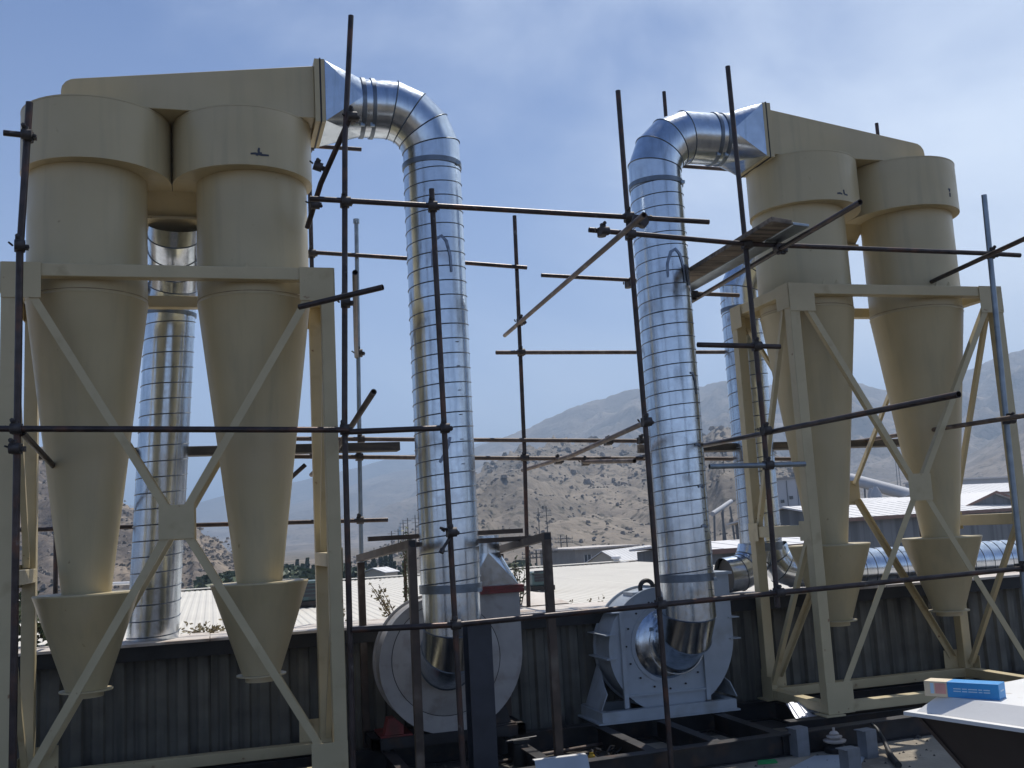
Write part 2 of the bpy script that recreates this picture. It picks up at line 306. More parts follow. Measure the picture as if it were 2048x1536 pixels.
# boulders and scrub on the nearer hills: one mass each
def scatter(name, hillname, n, size, mat, seed, zlim=None):
    rnd = random.Random(seed); me = bpy.data.objects[hillname].data; polys = me.polygons; m = MB()
    for _ in range(n):
        p = polys[rnd.randrange(len(polys))]; c = p.center
        if c.z < (GZ + 0.5 if zlim is None else zlim): continue
        d = math.hypot(c.x - CAM.x, c.y - CAM.y); s = size * rnd.uniform(.35, 1.5) ** 1.5
        cc = V(c) + V((rnd.uniform(-3, 3), rnd.uniform(-3, 3), s * .2))
        r = [[V((math.cos(a), math.sin(a), 0)) * s * rnd.uniform(.7, 1.2) for a in (0, 1.05, 2.1, 3.14, 4.2, 5.2)] for _ in (0, 1)]
        vs = [cc + x - V((0, 0, s * .4)) for x in r[0]] + [cc + x * .6 + V((0, 0, s * rnd.uniform(.3, .7))) for x in r[1]]
        m.add(vs, [(k, (k+1) % 6, 6 + (k+1) % 6, 6 + k) for k in range(6)] + [(6,7,8,9,10,11)])
    o = m.build(name, mat, smooth=0); o['kind'] = 'stuff'; o['label'] = {'rocks': 'grey boulders strewn over the hill slopes', 'scrub': 'dark scrub bushes dotting the hill slopes'}[name.split('.')[0]]
    return o
scatter('rocks', 'hill', 5000, 0.45, 'stone', 1); scatter('scrub', 'hill', 3000, 0.38, 'shrub', 2)
scatter('rocks', 'hill', 1800, 1.25, 'stone', 9, 16)
scatter('rocks', 'hillside', 4500, 0.42, 'stone', 3); scatter('scrub', 'hillside', 2500, 0.4, 'shrub', 4)

# ================================================================== OUR ROOF, PARAPET
FZ = -0.22
fl = MB(); fl.box((-9, -14, GZ), (22, 1.72, FZ)); structure(fl.build('roof_floor', 'floor', smooth=0))
fl = MB(); fl.prism([(5.3, -2.6, FZ + .001), (9.9, -2.6, FZ + .001), (9.6, .9, FZ + .001), (5.6, .9, FZ + .001)], (0, 0, .006)); structure(fl.build('sunlit_strip', 'sunlit_floor', smooth=0))  # pale sheet where sun strikes the floor, the light put into its colour
# parapet of corrugated sheets with cap flashing
wall = thing('parapet_wall', 'dark weathered corrugated parapet wall running behind both fans and dust collectors', 'wall', (-6, 1.74, FZ))
WL = 20.9; PW = 0.19
def corr_sheet(width, height, period, depth, t=0.006):
    m = MB(); n = round(width / period); xs = []
    for k in range(n):
        x = k * period
        for fx, y in ((0, 0), (.30, 0), (.42, -depth), (.88, -depth)): xs.append((x + fx * period, y))
    xs.append((width, 0)); k = len(xs)
    vs = [(x, y, 0) for x, y in xs] + [(x, y, height) for x, y in xs] + [(x, y + t, 0) for x, y in xs] + [(x, y + t, height) for x, y in xs]
    fs = []
    for i in range(k - 1): fs += [(i, i+1, k+i+1, k+i), (2*k+i+1, 2*k+i, 3*k+i, 3*k+i+1), (k+i, k+i+1, 3*k+i+1, 3*k+i), (i+1, i, 2*k+i, 2*k+i+1)]
    fs += [(0, k, 3*k, 2*k), (k-1, 2*k-1+2*k, 4*k-1, 2*k-1)][:1]
    return m.add(vs, fs)
sheet = corr_sheet(0.95, 1.18, PW, 0.035).mesh('cladding_sheet', 'wall', 20)
k = 0; x = 0
while x < WL:
    o = inst('cladding_sheet', sheet, wall, (x, -0.03 - (k % 2) * 0.007, random.uniform(-.012, .012)), (0, random.uniform(-.004, .004), 0)); x += 0.95; k += 1
b = MB(); b.box((0, 0.0, 0), (WL, 0.16, 1.22)); b.build('wall_core', 'core_shade', wall, smooth=0)
b = MB(); b.box((0, -0.16, 1.155), (WL, -0.002, 1.305)); b.build('recess_shade_strip', 'core_shade', wall, smooth=0)  # dark strip under the cap, the recess's shade put into its colour
for i in range(11):
    b = MB(); b.box((i*1.9 + .004, -0.19, 1.308), (i*1.9 + 1.896, 0.62, 1.318)); b.box((i*1.9 + .004, -0.196, 1.292), (i*1.9 + 1.896, -0.19, 1.318)); b.build('cap_flashing', 'capmat', wall, smooth=0)
b = MB(); b.box((0, 0.163, 0), (WL, 0.60, 1.304)); b.build('gutter_ledge', 'capmat', wall, smooth=0)
b = MB(); b.box((0, 0.62, 0), (WL, 1.65, .95 - FZ)); b.build('gutter_floor', 'capmat', wall, smooth=0)

# ================================================================== CREAM TWIN CYCLONE DUST COLLECTORS
def volute(sgn, zz, cx, cy, grow=0.0):
    pts = []
    for i in range(40):
        a = -i / 39 * 1.5 * PI; r = 0.717 - (0.717 - 0.525) * min(1, i / 30) + grow
        pts.append((cx + sgn * r * math.cos(a), cy + r * math.sin(a), zz))
    pts.append((cx + sgn * 0.30, cy + 0.60, zz)); pts.append((cx + sgn * (0.717 + grow), cy + 0.60, zz))
    return pts
def collector(ox, oy, mir, label, duct_side):
    T = thing('dust_collector', label, 'dust collector', (ox, oy, 0), 'twin cyclone dust collectors')
    W, D, H = 2.7, 1.25, 4.374; pw = 0.115
    X = (lambda x: W - x) if mir else (lambda x: x)
    C2 = MT['cream2']
    # posts as open channels: web plus two flanges
    for px in (0, W):
        for py in (0, D):
            m = MB(); sx = 1 if px == 0 else -1; sy = 1 if py == 0 else -1
            x0, x1 = sorted((px, px + sx * pw)); y0, y1 = sorted((py, py + sy * pw))
            m.box((x0, y0, 0.0), (x1, y1, H)); m.build('post', 'cream2', T, bevel=0.006)
            f = MB(); f.box((x0 - .05, y0 - .05, -0.018), (x1 + .05, y1 + .05, -0.002)); f.build('foot_plate', 'cream2', T, smooth=0)
    for y in (0.004, D - pw - .004):
        m = MB(); m.box((pw + .001, y, H - .113), (W - pw - .001, y + pw, H - .002)); m.build('top_beam', 'cream2', T, bevel=0.006)
        m = MB(); m.box((pw + .001, y, .002), (W - pw - .001, y + pw, .10)); m.build('bottom_beam', 'cream2', T, bevel=0.005)
    for x in (0.004, W - pw - .004):
        for nm, z0, z1 in (('top_beam', H - .113, H - .002), ('bottom_beam', .002, .10), ('side_beam', 1.74, 1.86)):
            m = MB(); m.box((x, pw + .001, z0), (x + pw, D - pw - .001, z1)); m.build(nm, 'cream2', T, bevel=0.005)
    # gusset plates and angle iron braces, front and back
    for y, s in ((-0.009, 1), (D + 0.003, -1)):
        for x0, x1 in ((0.0, 0.30), (W - 0.30, W)):
            m = MB(); m.box((x0, y, H - .30), (x1, y + .006, H)); m.build('gusset_plate', 'cream2', T, smooth=0)
            m = MB(); m.box((x0, y, .0), (x1, y + .006, .30)); m.build('gusset_plate', 'cream2', T, smooth=0)
        m = MB(); m.box((W/2 - .14, y - .004 * s, H/2 - .14), (W/2 + .14, y + .006 - .004 * s, H/2 + .14)); m.build('gusset_plate', 'cream2', T, smooth=0)
        yb = y + (0.012 if s == 1 else -0.006)
        for (xa, za, xb, zb) in ((.20, H - .22, W/2 - .07, H/2 + .09), (W - .20, H - .22, W/2 + .07, H/2 + .09), (.20, .22, W/2 - .07, H/2 - .09), (W - .20, .22, W/2 + .07, H/2 - .09)):
            m = MB(); m.bar((xa, yb, za), (xb, yb, zb), 0.006, 0.062, up=(0, 0, 1)) if False else None
            d = V((xb - xa, 0, zb - za)).normalized(); nrm = V((-d.z, 0, d.x)); hw = .032
            pa, pb = V((xa, yb, za)), V((xb, yb, zb))
            m.prism([pa - nrm*hw, pb - nrm*hw, pb + nrm*hw, pa + nrm*hw], (0, .006 * s, 0))
            q0 = pa - nrm*hw + V((0, .0065*s, 0)); q1 = pb - nrm*hw + V((0, .0065*s, 0))
            m.prism([q0, q1, q1 + nrm*.006, q0 + nrm*.006], (0, .055 * s, 0)); m.build('brace', 'cream2', T, smooth=0)
    for x in (0.05, W - 0.05):
        for za, zb in ((H - .12, 1.88), (1.72, .16)):
            m = MB(); m.bar((x, pw + .03, za), (x, D - pw - .03, zb), 0.05, 0.05, up=(1, 0, 0)); m.build('brace', 'cream2', T, smooth=0)
        s = -1 if x < 1 else 1
        for y0, y1, z0, z1 in ((.0, .24, H - .26, H), (D - .24, D, H - .26, H), (D - .22, D, 0, .24), (0, .2, 1.70, 1.9), (D - .2, D, 1.70, 1.9)):
            xs = -0.009 if s < 0 else W + .003
            m = MB(); m.box((xs, y0, z0), (xs + .006, y1, z1)); m.build('gusset_plate', 'cream2', T, smooth=0)
    # cyclones
    cy = 0.62
    for cx, sg in ((0.595, 1), (2.035, -1)):
        m = MB(); m.lathe([(0.505, H - .20), (0.505, 5.31)], 64, (cx, cy, 0)); cyc = m.build('cyclone', 'cream', T)
        m = MB(); m.lathe([(.5062, -.004), (.5105, 0), (.5062, .004)], 64, (cx, cy, H - .183)); m.build('weld_bead', 'weld', cyc)
        m = MB(); m.lathe([(0.505, 0), (.512, -.015), (.505, -.03), (.20, -2.53), (.20, -2.56)], 64, (cx, cy, H - .20)); m.build('cone', 'cream', cyc)
        lo = volute(sg, 5.30, cx, cy); hi = volute(sg, 5.845, cx, cy)
        m = MB(); m.prism(lo, (0, 0, .545)); dm = m.build('head_drum', 'cream', cyc, smooth=30)
        lip = volute(sg, 5.846, cx, cy, 0.0025); m = MB(); m.prism(lip, (0, 0, .014)); m.build('drum_lid', 'cream', cyc, smooth=30)
        m = MB(); m.lathe([(.20, 0), (.425, 0.0), (.43, -.012), (.425, -.02), (.165, -.80)], 56, (cx, cy, 1.635)); m.build('hopper', 'cream', cyc)
        m = MB(); m.lathe([(.05, 0), (.215, 0), (.215, -.012), (.14, -.012), (.14, -.06)], 40, (cx, cy, .834)); m.build('outlet_flange', 'cream', cyc)
        for dx in (-.08, .08):
            m = MB(); m.prism([(cx + dx - .03, .115, H + .001), (cx + dx + .03, .115, H + .001), (cx + dx, .115, H + .075)], (0, .03, 0)); m.build('lug', 'cream2', cyc, smooth=0)
        m = MB(); m.lathe([(.30, 0), (.30, .04)], 40, (cx, cy, 5.845)); m.build('outlet_pipe', 'cream', cyc)
    # outlet box: long tapering duct over both heads
    x0, x1 = (0.62 if mir else 0.41), 2.60; y0, y1 = 0.22, 0.78; zb = 5.868
    prof = [(x1, zb), (x1, 6.385), (x0 + .13, 6.105)] + [(x0 + .13 - .13*math.sin(a), 6.105 - .12*(1 - math.cos(a))) for a in (.4, .8, 1.2, 1.57)] + [(x0, zb)]
    m = MB(); m.prism([(X(x), y0, z) for x, z in prof], (0, y1 - y0, 0)); bx = m.build('outlet_box', 'cream', T, smooth=30, bevel=0.006)
    xs = sorted((X(x1 + .001), X(x1 + .045)))
    m = MB(); m.box((xs[0], y0 - .05, zb - .05), (xs[1], y1 + .05, 6.435)); m.build('box_flange', 'cream2', bx, smooth=0)
    xs = sorted((X(x1 + .047), X(x1 + .060)))
    m = MB(); m.box((xs[0], y0 - .05, zb - .06), (xs[1], y1 + .05, 6.445)); m.build('gasket', 'black', bx, smooth=0)
    xs = sorted((X(x1 + .062), X(x1 + .095)))
    m = MB(); m.box((xs[0], y0 - .05, zb - .05), (xs[1], y1 + .05, 6.435)); m.build('duct_flange', 'cream2', bx, smooth=0)
    # inlet box between the two heads
    m = MB(); m.prism([(1.02, .80, 5.30), (1.02, 1.02, 5.12), (1.02, 1.40, 5.12), (1.02, 1.40, 5.84), (1.02, .80, 5.84)], (.59, 0, 0)); ib = m.build('inlet_box', 'cream', T, smooth=0)
    m = MB(); m.box((1.0, .985, 5.09), (1.63, 1.42, 5.117)); m.build('inlet_flange', 'cream2', ib, smooth=0)
    return T
collector(0, 0, False, 'cream twin cyclone dust collector on the left, its outlet box rising to the right', 1)
collector(7.44, 0.23, True, 'cream twin cyclone dust collector on the right, its outlet box rising to the left', -1)
# paint scuffs on the drums
def ribbon(name, pts, w, mat, parent=None, nrm=None):
    m = MB(); vs = []; n = len(pts); pts = [V(p) for p in pts]
    for i, p in enumerate(pts):
        d = (pts[min(i+1, n-1)] - pts[max(i-1, 0)]).normalized(); q = nrm(p) if callable(nrm) else V(nrm); s = d.cross(q).normalized() * w / 2 * (0.6 + .4 * math.sin(PI * (i + .5) / n))
        vs += [p + s, p - s]
    m.add(vs, [(2*i, 2*i+1, 2*i+3, 2*i+2) for i in range(n-1)]); return m.build(name, mat, parent, smooth=0)
def on_cyl(ax, ay, r, pts): return [(ax + r * math.cos(a), ay + r * math.sin(a), z) for a, z in pts]
cols = [o for o in COL.objects if o.name.startswith('dust_collector')]
def drum_mark(T, cyc_i, x, z, strokes, cx):
    for st in strokes:
        pts = []
        for dx, dz in st:
            xx = x + dx; best = None
            # front wall of the volute at this x
            vol = volute(1 if cx < 1.3 else -1, 0, cx, .62)
            for a, b in zip(vol, vol[1:]):
                lo, hi = sorted((a[0], b[0]))
                if lo <= xx <= hi and a[1] < .62:
                    u = (xx - a[0]) / (b[0] - a[0] + 1e-9); yy = a[1] + (b[1] - a[1]) * u; best = yy if best is None else min(best, yy)
            pts.append((xx, (best or .03) - .003, z + dz))
        ribbon('scuff_mark', pts, .022, 'mark', T, nrm=(0, -1, 0))
drum_mark(cols[0], 1, 2.07, 5.40, [[(-.07,.0),(-.03,.004),(.03,-.004),(.09,.0)],[(0.01,-.01),(0.0,.03),(.005,.06)],[(-.02,-.015),(0,.01),(.03,.012)]], 2.035)
drum_mark(cols[1], 0, .80, 5.37, [[(0,0),(-.005,.05)],[(0,0),(.05,-.004)],[(-.10,.0),(-.06,.005),(-.03,-.002)]], .595)
drum_mark(cols[1], 1, 2.18, 5.40, [[(0,0),(.004,.05)],[(0,.06),(.01,.10)],[(-.02,.09),(.02,.085)]], 2.035)

# ================================================================== GALVANISED DUCTS
DR = 0.28
def ring_pts(p, d, r, n=40, ref=None):
    d = V(d).normalized(); a = (V(ref) if ref else d.orthogonal()); a = (a - d * a.dot(d)).normalized(); b = d.cross(a)
    return [V(p) + (a*math.cos(2*PI*k/n) + b*math.sin(2*PI*k/n)) * r for k in range(n)]
def gore(p, q, n0, n1, r, name, parent, mat='galv', n=40, flare=0.0):
    p, q = V(p), V(q); d = (q - p).normalized(); c = ring_pts((p + q) / 2, d, r, n, ref=V((0.123, 1, .077)))
    def cut(x, o, nn): nn = V(nn).normalized(); return x + d * ((o - x).dot(nn) / d.dot(nn))
    A = [cut(x, p, n0) for x in c]; B = [cut(x, q, n1) for x in c]
    m = MB(); m.add(A + B, [(k, (k+1) % n, n + (k+1) % n, n + k) for k in range(n)]); return m.build(name, mat, parent, smooth=60)
def seam_bead(rings, parent, w=0.007, mat='seam', name='seam'):
    m = MB()
    for R in rings:
        n = len(R); c = sum(R, V((0,0,0))) / n; ax = (R[0] - c).cross(R[n//4] - c).normalized(); vs = []
        for x in R:
            o = (x - c).normalized(); vs += [x + ax*w, x + o*w*1.2, x - ax*w]
        f = []
        for k in range(n):
            j = (k+1) % n; f += [(3*k, 3*j, 3*j+1, 3*k+1), (3*k+1, 3*j+1, 3*j+2, 3*k+2)]
        m.add(vs, f)
    return m.build(name, mat, parent, smooth=60)
def mitred(path, r, parent, name='elbow_segment', n=40, ends=None, beads=True):
    """path vertices p0..pk: one gore per leg, mitre planes at the inner vertices"""
    P = [V(p) for p in path]; k = len(P); nr = []
    for i in range(k):
        if i == 0: nr.append((P[1] - P[0]).normalized())
        elif i == k-1: nr.append((P[-1] - P[-2]).normalized())
        else: nr.append(((P[i+1]-P[i]).normalized() + (P[i]-P[i-1]).normalized()).normalized())
    rings = []
    for i in range(k-1):
        g_ = gore(P[i], P[i+1], nr[i], nr[i+1], r, name, parent, n=n)
        if i > 0: rings.append([v.co.copy() for v in g_.data.vertices][:n])
    if beads and rings: seam_bead(rings, parent)
    return nr
def bend(c, r, a0, a1, e1, e2, k=4):
    """tangent polygon of an arc in the plane e1,e2"""
    c = V(c); e1, e2 = V(e1), V(e2); out_ = []; st = (a1 - a0) / k
    for i in range(k):
        a = a0 + (i + .5) * st; out_.append(c + (e1*math.cos(a) + e2*math.sin(a)) * r / math.cos(st/2))
    return out_
def helix(ax, r, z0, z1, pitch, parent, tilt=None, w=0.007, h=0.007):
    m = MB(); n = 36; turns = (z1 - z0) / pitch; N_ = int(turns * n); vs = []
    p0, p1 = V(ax[0]), V(ax[1]); d = (p1 - p0).normalized(); a = (V((0,1,0)) - d*d.y).normalized(); b = d.cross(a); Ln = (p1 - p0).length
    for i in range(N_ + 1):
        t = i / n; ang = 2*PI*t; s = pitch * t
        if s > Ln: break
        o = a*math.cos(ang) + b*math.sin(ang); c = p0 + d*s
        vs += [c + o*(r - .001) - d*w, c + o*(r + h), c + o*(r - .001) + d*w]
    k = len(vs)//3; m.add(vs, [(3*i, 3*i+1, 3*i+4, 3*i+3) for i in range(k-1)] + [(3*i+1, 3*i+2, 3*i+5, 3*i+4) for i in range(k-1)])
    return m.build('spiral_seam', 'seam', parent, smooth=60)
def straight(p, q, r, parent, name='straight_duct', pitch=0.14, n=48, lines=True):
    m = MB(); p, q = V(p), V(q); d = (q-p).normalized(); K = 14; vs = []
    rings = [ring_pts(p + (q-p)*i/K, d, r*(1 + random.uniform(-.0025, .0025)), n, ref=V((0.1,1,.05))) for i in range(K+1)]
    m.add([x for R_ in rings for x in R_], [(i*n+k, i*n+(k+1) % n, (i+1)*n+(k+1) % n, (i+1)*n+k) for i in range(K) for k in range(n)])
    o = m.build(name, 'galv', parent, smooth=60); helix((p, q), r, 0, (q-p).length, pitch, o)
    return o
def band(p, d, r, w, parent, mat='band', name='collar_band'):
    m = MB(); d = V(d).normalized(); A = ring_pts(V(p) - d*w/2, d, r, 40, ref=V((.1,1,.05))); B = ring_pts(V(p) + d*w/2, d, r, 40, ref=V((.1,1,.05)))
    A2 = ring_pts(V(p) - d*w/2, d, r - .012, 40, ref=V((.1,1,.05))); B2 = ring_pts(V(p) + d*w/2, d, r - .012, 40, ref=V((.1,1,.05)))
    n = 40; m.add(A + B + A2 + B2, [(k, (k+1) % n, n+(k+1) % n, n+k) for k in range(n)] + [(2*n+k, k, 2*n+(k+1) % n) for k in []] + [(k, 2*n+k, 2*n+(k+1) % n, (k+1) % n) for k in range(n)] + [(n+k, n+(k+1) % n, 3*n+(k+1) % n, 3*n+k) for k in range(n)])
    o = m.build(name, mat, parent, smooth=50)
    lug = MB(); e = A[26]; lug.box((e.x - .02, e.y - .02, e.z - .005), (e.x + .02, e.y + .02, e.z + .03)); lug.build('clamp_bolt', 'oldgalv', o, smooth=0); return o
def square_round(cr, corners, cc, rad, ex, ey, parent, name='transition', mat='galv', n=12, labels=None):
    """corners in order (ex,ey): ++ -+ -- +- ; circle centre cc with axes ex, ey"""
    ex, ey = V(ex), V(ey); cs = [V(c) for c in corners]; circ = []
    for q in range(4):
        circ.append([V(cc) + ex*rad*math.cos(q*PI/2 + PI/2*k/n) + ey*rad*math.sin(q*PI/2 + PI/2*k/n) for k in range(n+1)])
    m = MB()
    for q in range(4):
        m.add([cs[q]] + circ[q], [(0, k+1, k+2) for k in range(n)])
        m.add([cs[q], cs[(q+1) % 4], circ[q][n]], [(0, 2, 1)])
    # make normals point outwards
    o = m.build(name, mat, parent, smooth=25)
    bm = bmesh.new(); bm.from_mesh(o.data); bmesh.ops.remove_doubles(bm, verts=bm.verts, dist=1e-5); bmesh.ops.recalc_face_normals(bm, faces=bm.faces); bm.to_mesh(o.data); bm.free(); return o

def facet(me):
    big = max(p.area for p in me.polygons) * .3; ek = {}
    for p in me.polygons:
        fl_ = p.area > big; p.use_smooth = not fl_
        if fl_:
            for k in p.edge_keys: ek[k] = 1
    at_ = me.attributes.get('sharp_edge') or me.attributes.new('sharp_edge', 'BOOLEAN', 'EDGE')
    for e in me.edges:
        if tuple(sorted(e.vertices)) in ek: at_.data[e.index].value = True
def outlet_duct(du, dv, sgn, ub, vb0, vb1, fan_v, fan_z, label):
    """duct from a collector box flange, over an elbow, down and into a fan inlet. sgn=+1: the run goes towards +X"""
    T = thing('galvanised_duct', label, 'duct', (0, 0, 0), 'spiral ducts between collectors and fans')
    zc = 6.115; Rb = 0.47
    # square to round
    cs = [(ub, vb1, 6.425), (ub, vb0, 6.425), (ub, vb0, 5.83), (ub, vb1, 5.83)]
    xr = ub + sgn * 0.36
    square_round(None, cs, (xr, dv, zc), DR, (0, .7071, .7071), (0, -.7071, .7071), T) if False else None
    n = 12; C4 = []
    for q in range(4):      # quadrants: (+v,+z), (-v,+z), (-v,-z), (+v,-z)
        C4.append([V((xr, dv + DR*math.cos(q*PI/2 + PI/2*k/n), zc + DR*math.sin(q*PI/2 + PI/2*k/n))) for k in range(n+1)])
    m = MB(); csv = [V(c) for c in cs]
    for q in range(4):
        m.add([csv[q]] + C4[q], [(0, k+1, k+2) for k in range(n)]); m.add([csv[q], csv[(q+1) % 4], C4[q][n]], [(0, 2, 1)])
    o = m.build('transition', 'galv', T, smooth=25)
    bm = bmesh.new(); bm.from_mesh(o.data); bmesh.ops.remove_doubles(bm, verts=bm.verts, dist=1e-5); bmesh.ops.recalc_face_normals(bm, faces=bm.faces); bm.to_mesh(o.data); bm.free(); facet(o.data)
    # elbow
    xb = du - sgn * Rb; c = (xb, dv, zc - Rb)
    path = [(xr, dv, zc)] + bend(c, Rb, PI/2, 0, (sgn, 0, 0), (0, 0, 1), 4) + [(du, dv, zc - Rb - .10)]
    mitred(path, DR, T)
    for xx in (xr + sgn*.02, xr + sgn*.115): band((xx, dv, zc), (1, 0, 0), DR + .012, .035, T)
    ztop = zc - Rb - .10; zbot = fan_z + .46 + .22
    band((du, dv, ztop), (0, 0, 1), DR + .012, .05, T)
    sd_ = straight((du, dv, zbot), (du, dv, ztop), DR, T)
    band((du, dv, zbot), (0, 0, 1), DR + .014, .075, T)
    # bottom elbow turning to the fan
    Re = 0.44; rb = DR * .97; cb = (du, dv + Re, fan_z + Re)
    path = [(du, dv, zbot)] + bend(cb, Re, PI, 1.5*PI, (0, 1, 0), (0, 0, 1), 3) + [(du, fan_v + .02, fan_z)]
    mitred(path, rb, T)
    band((du, fan_v - .03, fan_z), (0, 1, 0), DR + .04, .03, T, 'galv', 'inlet_ring')
    return T, sd_
LD, lsd = outlet_duct(3.755, 0.50, 1, 2.697, .17, .83, 0.95, .79, 'tall galvanised spiral duct from the left dust collector down to the white fan')
RD, rsd = outlet_duct(6.26, 0.73, -1, 7.443, .40, 1.06, 1.10, .72, 'tall galvanised spiral duct from the right dust collector down to the grey fan')
# marker scribbles on the spiral ducts
def duct_mark(parent, du, dv, pts, w=.035):
    r = DR + .0075
    P = [(du + r*math.sin(a), dv - r*math.cos(a), z) for a, z in pts]
    o = ribbon('smudge_mark', P, w, 'smudge' if w > .02 else 'mark', parent, nrm=lambda p: V((p.x - du, p.y - dv, 0)).normalized())
arch = [(-.35, 4.05), (-.33, 4.20), (-.18, 4.32), (0.0, 4.35), (.16, 4.30), (.28, 4.16), (.30, 4.0)]
duct_mark(rsd, 6.26, .73, [(a*1.1 + .12, z + .42) for a, z in arch]); duct_mark(rsd, 6.26, .73, [(.62, 4.62), (.66, 4.5), (.72, 4.4)], .06)
duct_mark(rsd, 6.26, .73, [(.35, 3.47), (.5, 3.46), (.6, 3.38), (.63, 3.25)], .03)
for i in range(16): duct_mark(rsd, 6.26, .73, [(.50, 3.0 - i*.115), (.70 - (i % 3)*.05, 3.0 - i*.115 - .003)], .008)
for z in (2.72, 2.30, 1.9): duct_mark(rsd, 6.26, .73, [(.30, z), (.45, z + .015), (.62, z - .01)], .03)
duct_mark(lsd, 3.755, .5, [(a, z + .42) for a, z in arch], .03); duct_mark(lsd, 3.755, .5, [(-.4, 2.62), (-.25, 2.68), (-.1, 2.78), (-.02, 2.85)], .035)
for i in range(6): duct_mark(lsd, 3.755, .5, [(.35, 3.75 - i*.23), (.46, 3.75 - i*.23)], .008)

# rear ducts
RT = thing('galvanised_duct', 'galvanised spiral duct rising behind the left dust collector between its two cyclones', 'duct', (0, 0, 0), 'rear spiral ducts')
rr = 0.245
pb, pt = V((1.035, 2.02, .75)), V((1.26, 1.82, 4.46))
dd = (pt - pb).normalized()
straight(pb + dd*.32, pt, rr, RT, pitch=0.155); mitred([pb, pb + dd*.3], rr*1.02, RT, 'end_collar')
band(pb + dd*.31, dd, rr + .012, .05, RT)
band(pt - dd*.12, dd, rr + .012, .04, RT)
top = pt + dd*.02; cB = top + V((0, -.40, 0))
mitred([pt, V((1.285, 1.76, 4.62)), V((1.30, 1.62, 4.78)), V((1.305, 1.42, 4.90)), V((1.31, 1.27, 5.0)), V((1.315, 1.22, 5.089))], rr, RT)
RT2 = thing('galvanised_duct', 'galvanised spiral duct rising behind the right dust collector, forked at its foot', 'duct', (0, 0, 0), 'rear spiral ducts')
cx_, cy_ = 7.93, 2.08
straight((cx_ - .02, cy_, 1.60), (cx_, cy_, 4.62), rr, RT2, pitch=0.165)
band((cx_, cy_, 4.5), (0, 0, 1), rr + .012, .05, RT2); band((cx_ - .02, cy_, 1.62), (0, 0, 1), rr + .016, .09, RT2)
mitred([(cx_, cy_, 4.6), (cx_, cy_, 4.75), (cx_ + .10, cy_ - .05, 4.98), (cx_ + .32, cy_ - .15, 5.2), (cx_ + .60, cy_ - .28, 5.36), (8.72, 1.62, 5.42)], rr, RT2)
for sg in (-1, 1):
    mitred([(cx_ + sg*.10, cy_, 1.60), (cx_ + sg*.145, cy_, 1.47), (cx_ + sg*.23, cy_ - .01, 1.37), (cx_ + sg*.36, cy_ - .02, 1.325), (cx_ + sg*.56, cy_ - .04, 1.31)], .205, RT2, 'fork_segment')
    m = MB(); m.tube([(cx_ + sg*.50, cy_ - .035, 1.312), (cx_ + sg*.52, cy_ - .036, 1.312)], .19, 28); m.build('mouth_shade_disc', 'black', RT2)  # black disc, painted shade of the duct's inside
HD = thing('galvanised_duct', 'horizontal galvanised spiral duct lying on the ledge behind the right dust collector', 'duct', (0, 0, 0), 'horizontal duct behind the parapet')
straight((9.2, 2.66, 1.25), (15.0, 2.66, 1.22), .245, HD, pitch=.15)
for xx in (9.6, 12.2):
    m = MB(); m.box((xx - .05, 2.45, .955), (xx + .05, 2.87, 1.0)); m.build('saddle', 'dark', HD, smooth=0)

# ================================================================== FANS
def fan(cx, cz, v0, v1, r0, r1, ztop, ul, mat, label, style):
    T = thing('centrifugal_fan', label, 'fan', (cx, v0, 0), 'fans under the two ducts')
    def outline(g=0.0, n=60):
        pts = []
        for i in range(n + 1):
            a = PI*.40 + (2*PI - PI*.40) * i / n; r = r0 + (r1 - r0) * i / n + g; pts.append((r*math.cos(a), r*math.sin(a)))
        pts += [(r1 + g, ztop - cz), (ul, ztop - cz)]
        return pts
    w = v1 - v0
    m = MB(); m.prism([(x, .02, cz + z) for x, z in outline()], (0, w - .04, 0)); m.build('scroll_housing', mat, T, smooth=30)
    for y in (0.0, w - .018):
        m = MB(); m.prism([(x, y, cz + z) for x, z in outline(.025)], (0, .018, 0)); m.build('side_plate', mat, T, smooth=30)
    # inlet ring, cone and shaft side bearing box
    m = MB(); m.tube([(0, -.11 if style == 'white' else -.012, cz), (0, -.002 if style == 'white' else .012, cz)], [.30, .53] if style == 'white' else .40, 64); m.build('inlet_plate', mat, T, smooth=50)
    m = MB(); m.tube([(0, -.07, cz), (0, -.013, cz)], [.30, .36], 48); m.build('inlet_cone', mat if style == 'white' else 'galv', T, smooth=50)
    m = MB(); m.tube([(0, w, cz), (0, w + .14, cz)], .13, 24); m.box((-.25, w, .02), (.25, w + .15, cz - .13)); m.build('bearing_pedestal', 'dark', T)
    bolts = MB()
    if style == 'white': bolts.lathe([(.532,-.002),(.538,-.002),(.538,.001)], 64); bolts.v = [(x, z, cz + y) for x, y, z in bolts.v]
    for k in range(16 if style == 'grey' else 0):
        a = 2*PI*k/16; p = V(((.46)*math.cos(a), -.012, cz + .46*math.sin(a))); bolts.tube([p, p + V((0, -.012, 0))], .011, 6)
    bolts.build('bolt_ring', 'dark', T)
    # outlet flange, transition, stub
    return T, w
FW, w = fan(3.79, .78, .98, 1.42, .56, .74, 1.36, .28, 'whitefan', 'off white centrifugal fan with a red outlet flange under the left duct', 'white')
for z0, dz in ((1.362, .04), (1.404, .03)):
    m = MB(); m.box((.23, -.05, z0), (.80, w + .05, z0 + dz)); m.build('outlet_flange', 'red', FW, smooth=0)
cs = [V((.76, w + .01, 1.436)), V((.26, w + .01, 1.436)), V((.26, -.01, 1.436)), V((.76, -.01, 1.436))]
cc = V((.46, .125, 1.76)); n = 10; m = MB()
C4 = [[cc + V((.155*math.cos(q*PI/2 + PI/2*k/n), .155*math.sin(q*PI/2 + PI/2*k/n), 0)) for k in range(n+1)] for q in range(4)]
